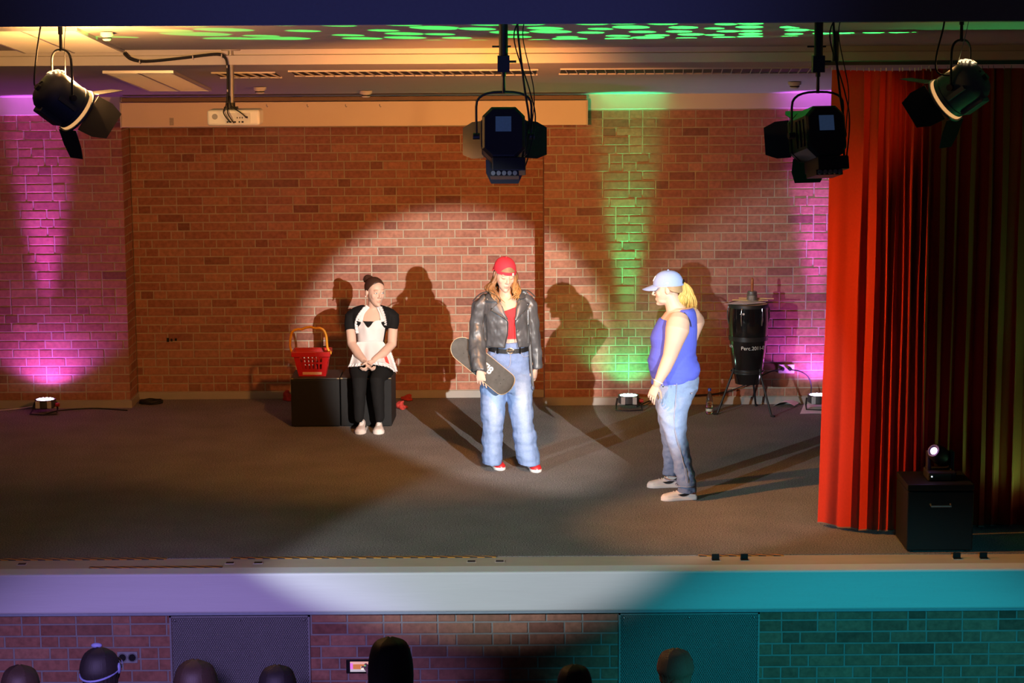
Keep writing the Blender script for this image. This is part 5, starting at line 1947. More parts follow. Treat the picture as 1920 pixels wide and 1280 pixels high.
def fwin(u, v):                                            # the half-moon opening above the strap shows hair
    an = R(-90 - 42 + 84 * u)
    h = .002 + .040 * math.sin(math.pi * u) * v
    ph = h / .118
    return Mc2 @ Vector((.0855 * math.cos(an) * (1 - .20 * ph), .010 + .1095 * math.sin(an) * (1 - .16 * ph), .031 + h))
obj('cap_opening', sheet(fwin, 16, 6, .002), M('hair_blond_dull', (.20, .13, .07), .6, var=.3, nscale=60), cp, sm=60)
obj('strap_clip', Geo().box((-.006, -.004, -.009), (.006, .003, .009), Mc2 @ Matrix.Translation((.034, -.0945, .021)) @ Matrix.Rotation(R(22), 4, 'Z')), M('clip_pale', (.6, .55, .55), .4), cp)
def fbrim(u, v):                                           # the visor points backwards
    an = R(90 - 58 + 116 * u)
    return Mc2 @ Vector(((.084 + .002 * v) * math.cos(an), .012 + (.100 + .070 * v * math.sin(math.pi * u) ** .6) * math.sin(an), .024 - .016 * v - .02 * (2 * u - 1) ** 2))
obj('visor', sheet(fbrim, 20, 6, .004), CAPRED, cp, sm=60)
obj('cap_button', Geo().ball(Mc2 @ Vector((0, .012, .119)), .008, 10, 6), CAPRED, cp)
f1, f2 = UZ(930, 876), UZ(1000, 880)
s1 = sneaker(root, (f1.x - .03, f1.y + .13), (.28, -.96), SHOE_BLACK, SOLE, .28, SHOE_RED, lace=SHOE_RED)
s2 = sneaker(root, (f2.x - .02, f2.y + .14), (.18, -.98), SHOE_BLACK, SOLE, .28, SHOE_RED, lace=SHOE_RED)
obj('earring', Geo().ball(Mh2 @ Vector((-.079, .004, -.03)), .004), CHROME, root)

# skateboard held against the leg
Pu, Pl = w2(854, 643, .05), w2(962, 732, -.31)
Lx = (Pl - Pu).normalized()
V = Vector((.05, -1, .12))
Nn = (V - Lx * V.dot(Lx)).normalized()
Wd = Nn.cross(Lx)
ctr = (Pu + Pl) / 2
half = (Pl - Pu).length / 2
t = thing('skateboard', 'skateboard with dark grip tape and white lettering held under the jacketed arm', 'skateboard', ctr)


def bd(x, y, h):
    return ctr + Lx * x + Wd * y + Nn * h


def kick(x):
    e = max(0, abs(x) - half * .68)
    return .9 * e * e / half * 1.4


def deck(h0, h1, inset):
    rings = []
    n = 30
    for i in range(n + 1):
        x = -(half - inset) * math.cos(math.pi * i / n)
        e = half - inset
        hw = (.100 - inset) * (1 - max(0, (abs(x) - e + .10) / .10) ** 2.2) ** .5 if abs(x) > e - .10 else (.100 - inset)
        hw = max(hw, .006)
        r_ = [bd(x, y * hw, kick(x) + h1 + .006 * y * y) for y in (-1, -.6, -.2, .2, .6, 1)] + [bd(x, y * hw, kick(x) + h0 + .006 * y * y) for y in (1, .6, .2, -.2, -.6, -1)]
        rings.append(r_)
    return Geo().rings(rings)


obj('deck', deck(-.006, .006, 0), M('maple_edge', (.62, .46, .28), .5, var=.15), t, sm=45)
obj('grip_tape', deck(.0055, .0075, .003), M('grip_tape', (.075, .075, .072), .95, var=.35, nscale=22, bump=.3, bscale=500), t, sm=45)
rot = Matrix((Lx, Wd, Nn)).transposed().to_4x4()
me = text_mesh('ZJ8', .085, Matrix.Translation(bd(.03, .005, .0085)) @ rot @ Matrix.Rotation(R(0), 4, 'Z'), .0006, True)
shift(me, t.location)
obj('lettering', me, M('letter_white', (.85, .85, .85), .6), t)
for sx_ in (-1, 1):
    for bx in (-.027, .027):
        for by in (-.021, .021):
            obj('bolt', Geo().cyl(bd(sx_ * half * .56 + bx, by, .006), bd(sx_ * half * .56 + bx, by, .0085), .0035, 8), BLACK, t)
    tr = obj('truck', Geo().cyl(bd(sx_ * half * .56, 0, -.006), bd(sx_ * half * .56, 0, -.045), .016, 12).cyl(bd(sx_ * half * .56, -.085, -.048), bd(sx_ * half * .56, .085, -.048), .009, 12), STEEL, t, sm=40)
    for sy_ in (-1, 1):
        obj('wheel', Geo().cyl(bd(sx_ * half * .56, sy_ * .070, -.048), bd(sx_ * half * .56, sy_ * .100, -.048), .026, 20), M('wheel_dark', (.10, .10, .13), .4), t, sm=40, bevel=.004)

# ================================================================== performer on the right, blue tank top
Y3 = 2.34
root = thing('person', 'performer in profile with a pale blue cap, blue tank top and light jeans', 'person', (U(1268, 920, Y3).x, Y3, 0), 'performers on the stage')


def w3(px, py, dy=0.0):
    return U(px, py, Y3 + dy)


K3 = (w3(1300, 650) - w3(1200, 650)).length / 100
Mh3 = Matrix.Translation(w3(1250, 541.5, 0)) @ Matrix.Rotation(R(-99), 4, 'Z') @ Matrix.Rotation(R(8), 4, 'X') @ Matrix.Scale(1.08, 4)


def prof3(tab):
    return [(w3((l + r_) / 2, py).x, Y3 + dy, w3((l + r_) / 2, py).z, (r_ - l) / 2 * K3, bb) for py, l, r_, bb, dy in tab]


g = head_geo(Mh3)
g.tube([w3(1268, 582, 0), w3(1262, 568, 0), w3(1255, 552, 0)], [.080, .066, .062], n=18)
g.ball(w3(1243, 563, 0), (.045, .048, .030), 16, 10)               # soft chin line
T3 = [(576, 1258, 1298, .11, 0), (586, 1246, 1303, .155, 0), (600, 1235, 1305, .165, 0), (615, 1227, 1306, .170, 0), (630, 1221, 1306, .172, 0), (650, 1222, 1305, .175, 0), (675, 1217, 1306, .185, 0), (697, 1219, 1310, .195, 0), (712, 1224, 1309, .195, 0)]
g.hloft([(r_[0], r_[1], r_[2], r_[3] * .965, r_[4] * .93) for r_ in prof3(T3)], n=32)
# near arm hanging
g.ball(w3(1270, 609, -.15), (.088, .085, .085), 36, 24)
g.tube([w3(*p) for p in ((1272, 604, -.175), (1270, 618, -.215), (1264, 640, -.225), (1256, 668, -.225), (1246, 692, -.235), (1236, 712, -.25), (1232, 720, -.25))], [.088, .094, .074, .057, .050, .036, .031], n=36, round_ends=True)
hw_ = w3(1231, 721, -.25)
merge(g, hand_geo(aim(hw_, (-.42, -.05, -1), (.55, .85, -.1)), side=1, curls=(14, 26, 34, 40), k=.98, thumb=(.6, .65, -.6)))
# far arm bent behind the back
g.tube([w3(*p) for p in ((1283, 594, .15), (1298, 592, .23), (1309, 602, .29))], [.075, .070, .055], n=30, round_ends=True)
g.tube([w3(*p) for p in ((1309, 602, .29), (1303, 620, .22), (1298, 640, .12))], [.054, .046, .034], n=28, round_ends=True)
merge(g, hand_geo(aim(w3(1299, 642, .11), (-.1, -.5, -.6), (-1, 0, 0)), side=-1, curl=15, k=.9))
g.tube([w3(1266, 715, -.10), w3(1266, 800, -.14), w3(1284, 905, -.2)], [.09, .06, .045], n=12)
g.tube([w3(1262, 715, .10), w3(1262, 800, .14), w3(1262, 890, .22)], [.09, .06, .045], n=12)
finish_body(root, g, Mh3, brow=(.6, .45, .32), lips=(.85, .45, .45))
eyes(root, Mh3)
# tank top: torso with cut-out shoulders
g = Geo()
g.hloft(prof3([(596, 1236, 1306.5, .140, 0), (608, 1229, 1307, .165, 0), (620, 1223, 1307.5, .178, 0), (632, 1219, 1307, .180, 0), (650, 1221, 1306, .182, 0), (662, 1217, 1306, .188, 0), (677, 1214, 1307, .195, 0), (692, 1216, 1311.5, .204, 0), (706, 1219, 1312, .206, 0), (719, 1222, 1309, .203, 0)]), n=36)
g.hloft(prof3([(576.5, 1271, 1298, .130, 0), (580, 1265, 1302, .152, 0), (586, 1256, 1305, .168, 0), (592, 1247, 1306, .172, 0), (600, 1238, 1307, .174, 0), (608, 1230, 1307, .174, 0)]), n=32)
def slope(co):                                               # the hem rises towards the back
    return co
tt_ = remesh(g, .0065, 3, 'tank_top')
co = coords(tt_)
x0, x1 = w3(1218, 700).x, w3(1312, 700).x
zh = w3(1265, 700).z
fz = np.clip((zh + .10 - co[:, 2]) / .12, 0, 1)
co[:, 2] += fz * np.clip((co[:, 0] - x0) / (x1 - x0), 0, 1) ** 1.5 * .065
set_coords(tt_, co)
wrinkle(tt_, .012, scale=(5, 5, 16), seed=4.0, mask=lambda c: np.clip((w3(1260, 640).z - c[:, 2]) / .12, .15, 1))
shift(tt_, root.location)
obj('tank_top', tt_, M('blue_jersey', (.095, .125, .66), .85, var=.06, nscale=60, bump=.15, bscale=350, spec=.2), root)['label'] = 'royal blue sleeveless top'
obj('bra_strap', Geo().tube(bez([w3(1283, 586, -.158), w3(1289, 593, -.163), w3(1294, 602, -.160), w3(1296, 612, -.150)], 6), .004, n=8), M('strap_navy', (.03, .03, .07), .7), root)
# jeans
g = Geo()
g.hloft(prof3([(700, 1222, 1310, .188, 0), (715, 1222, 1310, .195, 0), (730, 1224, 1309, .195, 0), (745, 1227, 1300, .185, 0), (757, 1230, 1292, .165, 0)]), n=36)
g.hloft(prof3([(722, 1226, 1308, .105, -.09), (742, 1227, 1297, .108, -.10), (762, 1231, 1288, .106, -.115), (782, 1236, 1286, .098, -.125), (800, 1241, 1284.5, .09, -.135), (816, 1246, 1286, .085, -.14), (836, 1253, 1291, .085, -.155), (858, 1258, 1295, .084, -.17), (880, 1262.5, 1299, .084, -.185), (898, 1266, 1302, .086, -.2), (911, 1267, 1303, .09, -.21)]), n=30)
g.hloft(prof3([(722, 1226, 1300, .10, .09), (750, 1229, 1290, .10, .10), (780, 1234, 1282, .094, .12), (815, 1241, 1279, .085, .14), (850, 1246, 1278, .082, .17), (880, 1247, 1277, .080, .20), (899, 1246, 1277, .085, .22)]), n=30)
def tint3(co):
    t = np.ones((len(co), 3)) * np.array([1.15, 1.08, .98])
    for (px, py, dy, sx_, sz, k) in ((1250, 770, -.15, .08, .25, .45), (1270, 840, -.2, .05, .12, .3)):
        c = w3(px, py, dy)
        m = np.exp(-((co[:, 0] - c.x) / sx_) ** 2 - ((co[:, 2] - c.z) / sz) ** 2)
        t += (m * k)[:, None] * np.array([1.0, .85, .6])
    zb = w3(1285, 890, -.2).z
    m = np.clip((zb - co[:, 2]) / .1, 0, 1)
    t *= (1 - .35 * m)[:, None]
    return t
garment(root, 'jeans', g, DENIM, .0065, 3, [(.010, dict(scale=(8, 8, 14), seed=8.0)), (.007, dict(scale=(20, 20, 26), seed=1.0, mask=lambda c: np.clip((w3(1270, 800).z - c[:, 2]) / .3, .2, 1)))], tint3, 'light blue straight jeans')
pz = lambda px, py, dy: w3(px, py, dy)
def side3(px, py, off=.006):
    l, r_, bb, dy = lerp_table([(700, 1222, 1310, .188, 0), (715, 1222, 1310, .195, 0), (735, 1225, 1306, .199, 0), (760, 1231, 1289, .216, 0), (800, 1241, 1284.5, .222, 0), (836, 1253, 1291, .236, 0), (880, 1262.5, 1299, .268, 0), (911, 1267, 1303, .298, 0)], py)
    c, h = (l + r_) / 2, (r_ - l) / 2
    q = max(0, 1 - ((px - c) / h) ** 2) ** .5
    return w3(px, py, -bb * (q if py < 735 else (1 if q > .5 else q + .4)) - off)
obj('side_seam', Geo().tube(bez([side3(px, py) for px, py in ((1269, 718), (1268, 735), (1266, 760), (1264, 790), (1268, 820), (1277, 850), (1284, 880), (1288, 905))], 4), .003, n=6), STITCH, root)
for pts in (((1291, 709), (1292, 722), (1293, 733), (1297, 738)), ((1292, 711), (1300, 709), (1308, 706)), ((1297, 738), (1303, 730), (1308, 718))):
    obj('pocket_seam', Geo().tube([side3(px, py, .008) for px, py in pts], .003, n=6), STITCH, root)
for (px, py, a, dy) in ((1285, 908, 18.2, -.21), (1261, 896, 15.6, .22)):
    c = w3(px, py, dy)
    obj('hem_seam', Geo().tube([c + Vector((a * K3 * math.cos(2 * math.pi * q / 24), .091 * math.sin(2 * math.pi * q / 24), 0)) for q in range(24)], .004, n=6, loop=True), STITCH, root)
# bracelet
c = w3(1234.5, 715.5, -.25)
dirv = (w3(1246, 692, -.235) - w3(1232, 720, -.25)).normalized()
e1 = dirv.orthogonal().normalized(); e2 = dirv.cross(e1)
br = obj('bracelet', Geo().tube([c + e1 * .037 * math.cos(2 * math.pi * q / 24) + e2 * .037 * math.sin(2 * math.pi * q / 24) for q in range(24)], .0048, n=6, loop=True), M('bead_white', (.75, .72, .72), .4), root, sm=60)
obj('charm', Geo().ball(c + Vector((.035, -.02, -.03)), (.006, .004, .012)), CHROME, br)
# cap with visor
CAPBLUE = M('cap_cloth_blue', (.24, .34, .66), .8, var=.06, nscale=80, bump=.15, bscale=300)
Mc3 = Mh3 @ Matrix.Translation((0, .004, .012)) @ Matrix.Rotation(R(-6), 4, 'X')
cp = obj('cap', cap_crown(Mc3, 1.03, .014, .122), CAPBLUE, root, sm=50)
def fb3(u, v):
    an = R(-90 - 60 + 120 * u)
    return Mc3 @ Vector(((.087 + .002 * v) * math.cos(an), .010 + (.109 + .080 * v * max(.10, math.sin(math.pi * u)) ** .55) * math.sin(an), .016 - .030 * v * math.sin(math.pi * u) ** .55 - (.012 + .028 * v * math.sin(math.pi * u) ** .5) * (2 * u - 1) ** 2))
obj('visor', sheet(fb3, 22, 8, .005), CAPBLUE, cp, sm=60)
obj('cap_button', Geo().ball(Mc3 @ Vector((0, .012, .123)), .008, 10, 6), CAPBLUE, cp)
me = text_mesh('N', .055, Mc3 @ Matrix.Translation((0, -.0900, .064)) @ Matrix.Rotation(R(62), 4, 'X'), .002, True)
shift(me, root.location)
obj('cap_badge', me, M('letter_white', (.85, .85, .85), .6), cp)
obj('side_patch', Geo().ball((0, 0, 0), (.011, .0022, .007), 12, 6).xform(Mc3 @ Matrix.Translation((.0845, .01, .040)) @ Matrix.Rotation(R(90), 4, 'Z')), M('letter_white', (.85, .85, .85), .6), cp)
obj('cap_clip', Geo().tube([Mc3 @ Vector((x, .121, .03 + .02 * (1 - (x / .03) ** 2))) for x in (-.03, -.015, 0, .015, .03)], .006, n=8), BLACK, cp)
# blond hair: scalp below the cap, pony tail
HAIR3 = M('hair_blond', (.60, .38, .10), .45, var=.35, nscale=30, stretch=(5, 5, .8), spec=.5)
rr = random.Random(5)
specs = []
for i in range(240):
    sp, dp = rr.uniform(-1, 1), rr.uniform(-1, 1)
    ey = 579 + rr.uniform(-8, 6) - 3 * abs(sp)
    wv = rr.uniform(-2, 2)
    specs.append(([w3(1277, 532 + 4 * rr.random(), .02 + dp * .014), w3(1285 + 4 * sp, 531 + 2 * sp, .02 + dp * .03), w3(1288 + 10 * sp + wv, 545, .02 + dp * .05), w3(1287 + 17 * sp - wv, 562, .02 + dp * .065), w3(1287 + 19 * sp + rr.uniform(-1, 2), ey, .02 + dp * .065)], rr.uniform(.0045, .008)))
obj('hair', locks(specs), HAIR3, root, sm=80)
specs = []
for sd in (-1, 1):                                            # hair combed back above the ear, below the cap edge
    for i in range(14):
        t = i / 13
        specs.append(([Mh3 @ Vector((sd * .0745, .014 + .012 * t, .022 - .020 * t)), Mh3 @ Vector((sd * .072, .050, .020 - .034 * t)), Mh3 @ Vector((sd * .052, .088, .020 - .048 * t)), Mh3 @ Vector((sd * .018, .108, .020 - .045 * t)), w3(1278, 534, .02)], .0085))
obj('combed_hair', locks(specs), M('hair_dark_blond', (.30, .21, .11), .5, var=.4, nscale=40, stretch=(1, 1, 6)), root, sm=80)
obj('hair_tie', Geo().tube([w3(1279, 532, .02) + Vector((.0, .02 * math.cos(2 * math.pi * q / 16), .02 * math.sin(2 * math.pi * q / 16))) for q in range(16)], .006, n=8, loop=True), M('tie_white', (.8, .8, .78), .6), root)
fn_, ff_ = UZ(1273, 936), UZ(1240, 912)
a_, b_ = UZ(1306, 932), UZ(1241, 940)
sneaker(root, (a_.x - .005, fn_.y + .01), (-1, -.16), WHITE_LEATHER, SOLE, .285, None, SWOOSH, side=0, w_=1.05)
a2_ = UZ(1272, 908)
sneaker(root, (a2_.x + .015, ff_.y - .01), (-1, -.06), WHITE_LEATHER, SOLE, .275, None, SWOOSH, side=0, w_=1.05)

# ================================================================== performer seated on the cube, white apron
Y1 = 5.28
root = thing('person', 'seated performer with hair in a bun, black shirt and white ruffled apron', 'person', (U(697, 812, 4.9).x, 5.0, 0), 'performers on the stage')


def w1(px, py, Y):
    return U(px, py, Y)


K1 = (w1(750, 650, 5.2) - w1(650, 650, 5.2)).length / 100
Mh1 = Matrix.Translation(w1(703, 547.5, 5.235)) @ Matrix.Rotation(R(30), 4, 'Z') @ Matrix.Rotation(R(2), 4, 'Y') @ Matrix.Rotation(R(3), 4, 'X') @ Matrix.Scale(1.10, 4)
g = head_geo(Mh1)
g.tube([w1(699, 585, 5.28), w1(700, 574, 5.27), w1(702, 558, 5.25)], [.060, .052, .054], n=16)


def rows1(tab, f=1.0):
    out = []
    for py, cx_, a, bb, Y in tab:
        p = w1(cx_, py, Y)
        out.append((p.x, p.y, p.z, a * K1 * f, bb * f))
    return out


TB = [(574, 699, 14, .055, 5.285), (580, 699, 27, .075, 5.285), (588, 698, 35, .095, 5.28), (600, 697, 33, .112, 5.265), (612, 697, 29, .118, 5.26), (625, 697, 26, .108, 5.265), (640, 696, 25, .10, 5.275), (660, 696, 28, .115, 5.285), (680, 696, 33, .13, 5.29), (697, 696, 35, .135, 5.29)]
g.hloft(rows1(TB, .93), n=28)
for pts, side in ((((661, 592, 5.275), (657, 612, 5.235), (660, 645, 5.17), (672, 664, 5.06), (683, 676, 4.98)), 1), (((734, 591, 5.275), (737, 612, 5.235), (735, 645, 5.17), (719, 662, 5.07), (700, 676, 4.99)), -1)):
    P = [w1(*p) for p in pts]
    g.tube(P, [.046, .045, .043, .040, .029], n=28, round_ends=True)
# clasped hands between the knees
hl, hr = w1(682, 675, 4.985), w1(701, 675, 4.99)
merge(g, hand_geo(aim(hl, (.42, -.45, -.62), (.85, .1, .45)), side=1, curls=(45, 50, 52, 55), k=1.04, thumb=(.5, .4, -.7)))
merge(g, hand_geo(aim(hr, (-.48, -.40, -.62), (-.85, .2, .35)), side=-1, curls=(35, 40, 44, 48), k=1.04, thumb=(.5, .4, -.7)))
LEGS = (((672, 693, 5.28), (673, 699, 5.05), (674, 713, 4.955), (674, 745, 4.93), (673, 780, 4.92)), ((722, 693, 5.28), (713, 699, 5.05), (707, 713, 4.955), (709, 745, 4.93), (712, 780, 4.92)))
for pts in LEGS:
    g.tube([w1(*p) for p in pts], [.07, .065, .055, .05, .034], n=14, round_ends=True)
finish_body(root, g, Mh1, brow=(.55, .40, .32), lips=(.90, .60, .58))
eyes(root, Mh1, (.10, .14, .16))
# black shirt
g = Geo()
g.hloft(rows1([(599, 697, 34, .110, 5.268)] + TB[3:9], 1.0), n=28)
for sx_ in (-1, 1):
    g.tube([w1(697 + sx_ * 17, 578, 5.285), w1(697 + sx_ * 27, 583, 5.283), w1(697 + sx_ * 38, 592, 5.275)], [(.050, .035), (.074, .046), (.070, .056)], n=20, up=(0, 1, 0), round_ends=True)
    g.tube([w1(697 + sx_ * 25, 588, 5.270), w1(697 + sx_ * 23, 605, 5.262)], [(.062, .09), (.066, .105)], n=20, up=(1, 0, 0), round_ends=True)
for pts in (((667, 586, 5.275), (658, 594, 5.265), (657, 608, 5.245), (658, 619, 5.225)), ((729, 586, 5.275), (737, 593, 5.265), (737, 608, 5.245), (735, 618, 5.225))):
    g.tube([w1(*p) for p in pts], [.052, .058, .055, .054], n=16, round_ends=False)
BLACKCLOTH = M('black_jersey', (.0065, .0065, .007), .85, var=.1, spec=.2)
garment(root, 'black_shirt', g, BLACKCLOTH, .0065, 3, [(.004, dict(scale=(12, 12, 12), seed=3.0))], label='black short-sleeved shirt')
# black leggings
g = Geo()
g.hloft(rows1([(668, 696, 30, .12, 5.285), (683, 696, 37, .14, 5.29), (697, 696, 40, .15, 5.30), (706, 696, 40, .145, 5.30)]), n=28)
for pts in LEGS:
    P = [w1(*p) for p in pts]
    g.tube(P + [w1(pts[-1][0], 784, 4.92)], [.088, .083, .068, .057, .044, .043], n=22, round_ends=True)
me = remesh(g, .0065, 3, 'leggings')
co = coords(me)
m_ = (co[:, 1] > YB - .01) & (co[:, 2] < ZCUBE + .003)
co[m_, 2] = ZCUBE + .003
set_coords(me, co)
wrinkle(me, .004, scale=(14, 14, 14), seed=6.0, mask=lambda c: np.clip((c[:, 2] - ZCUBE) / -.05, 0, 1))
shift(me, root.location)
obj('leggings', me, BLACKCLOTH, root)['label'] = 'black leggings'
# white apron: bib, straps, waistband, skirt over the lap, ruffled edge
APRON = M('apron_white', (.70, .67, .68), .8, var=.03, nscale=60, bump=.12, bscale=300, spec=.2)


def bodyf(px, py, off=.012):
    cx_, a, bb, Y = lerp_table([q for q in TB], py)
    q = max(0, 1 - ((px - cx_) / (a * 1.02)) ** 2) ** .5
    p = w1(px, py, Y)
    return Vector((p.x, Y - bb * q - off, p.z))


ap = Geo()
def fbib(u, v):
    l, r_ = lerp_table([(597, 673, 721), (612, 669, 723), (625, 669, 721), (637, 670, 719)], 637 - 40 * v)
    top = 597 + 13 * math.exp(-((u - .40) / .16) ** 2)
    py = 637 + (top - 637) * v
    px = l + (r_ - l) * u
    p = bodyf(px, py, .014 + .006 * math.sin(u * 17 + v * 3) * v)
    return p
bib = obj('apron', sheet(fbib, 34, 16, .005), APRON, root, sm=60)
bib['label'] = 'white apron with lace ruffles'
def fwb(u, v):
    return bodyf(671 + 48 * u, 643 - 8 * v, .019)
obj('waistband', sheet(fwb, 24, 3, .005), APRON, bib, sm=60)
for (a, m, c_) in (((677, 600), (681, 584), (690, 574)), ((719, 600), (716, 584), (710, 575))):
    pts = bez([bodyf(*a, .016), bodyf(*m, .016), w1(c_[0], c_[1], 5.22)], 6)
    obj('neck_strap', Geo().tube(pts, [(.020, .005)] * len(pts), n=10, up=(1, 0, 0)), APRON, bib, sm=60)


def ruffle(name, line, wdir, waves, amp, width, th=.003):
    """frilled lace strip along a line"""
    P = [Vector(p) for p in bez(line, 8)]
    n = len(P) - 1
    N = waves * 6
    wd = [Vector(w_) for w_ in wdir] if isinstance(wdir, list) else [Vector(wdir)] * 2
    def f(u, v):
        t = u * n
        i = min(int(t), n - 1)
        p = P[i].lerp(P[i + 1], t - i)
        d = wd[0].lerp(wd[1], u).normalized()
        edge = 1 + .18 * math.sin(u * waves * math.pi * 4) if v > .8 else 1
        return p + d * (width * v * edge) + Vector((0, -1, 0)) * (amp * math.sin(u * waves * 2 * math.pi) * (.25 + v)) + Vector((0, -.004, 0))
    return obj(name, sheet(f, N, 4, th), APRON, bib, sm=60)


ruffle('strap_ruffle', [bodyf(674, 622, .016), bodyf(672, 604, .02), bodyf(677, 589, .025), w1(687, 577, 5.20)], [(-1, -.2, -.1), (-1, -.2, .5)], 9, .006, .026)
ruffle('strap_ruffle', [bodyf(721, 606, .016), bodyf(720, 596, .02), bodyf(717, 585, .025), w1(711, 576, 5.20)], [(1, -.2, -.1), (1, -.2, .4)], 8, .006, .026)
def lap(px, py):
    """skirt surface: from the waist forward over the thighs"""
    v = (py - 641) / 42
    px0 = 696 + (px - 696) * (.62 + .38 * v)
    return v
def fskirt(u, v):
    l, r_ = 670 + (656 - 670) * v ** .8, 719 + (741 - 719) * v ** .8
    px = l + (r_ - l) * u
    hem = 680 + 14 * max(0, (u - .72) / .28) ** 1.4 + 2 * (1 - u) * (1 - u) - 4 * math.exp(-((u - .45) / .2) ** 2)
    py = 641 + (hem - 641) * v
    Y = 5.155 - .17 * v ** 1.1 + .08 * ((u - .5) * 2) ** 2 * v + .012 * math.sin(u * 26) * v
    return w1(px, py, Y - .012)
obj('apron_skirt', sheet(fskirt, 44, 16, .005), APRON, bib, sm=60)
hemline = [Vector(fskirt(u / 12, 1)) for u in range(13)]
ruffle('hem_ruffle', hemline, [(-.45, -.1, -.75), (.40, -.1, -.85)], 16, .008, .030)
ruffle('hem_ruffle', [Vector(fskirt(1, v / 6)) for v in range(2, 7)], [(1, -.1, .1), (.9, -.1, -.5)], 6, .006, .024)
def fheart(u, v):
    q = Vector(fskirt(.80 + .09 * u, .55 + .36 * v))
    return q + Vector((0, -.006, 0))
obj('red_patch', sheet(fheart, 6, 6, .002), M('patch_red', (.75, .06, .05), .7), bib)
# hair: sleek with a bun
HAIR1 = M('hair_dark_brown', (.050, .022, .014), .4, var=.3, nscale=40, stretch=(6, 6, 1), spec=.5)
g = Geo()
rows = []
for i in range(12):
    ph = R(-30 + 118 * i / 11)
    ring = []
    for j in range(30):
        t_ = 2 * math.pi * j / 30
        c, s = math.cos(t_), math.sin(t_)
        z = .040 + .086 * math.sin(ph)
        fy = .016 + .099 * math.cos(ph) * s
        lim = -.058 + .10 * max(0, (.075 - z) / .12)          # hairline runs back towards the ears
        fy = max(fy, lim)
        ring.append(Mh1 @ Vector((.0795 * math.cos(ph) * c, fy, z)))
    rows.append(ring)
g.rings(rows)
g.ball(Mh1 @ Vector((-.012, .100, .090)), (.040, .040, .036), 16, 10)
for q in range(5):
    a = q * 1.2
    g.tube([Mh1 @ Vector((-.012 + .030 * math.cos(a + t_ * .5), .104 + .018 * math.sin(a), .090 + .028 * math.sin(a + t_ * .5))) for t_ in range(6)], .013, n=8, round_ends=True)
me = remesh(g, .005, 2, 'hair')
shift(me, root.location)
obj('hair', me, HAIR1, root)
obj('earring', Geo().ball(Mh1 @ Vector((-.080, .006, -.034)), .006), M('pearl', (.8, .78, .74), .2), root, sm=60)
for (px, fx) in ((675, -.08), (710, .02)):
    f = UZ(px, 812)
    sneaker(root, (f.x - fx * .25, f.y + .20), (fx, -1), WHITE_LEATHER, SOLE, .27, None, SWOOSH, side=0, w_=1.08)

# ------------------------------------------------------------------ audience seen from behind at the foot of the stage
YA = -3.4


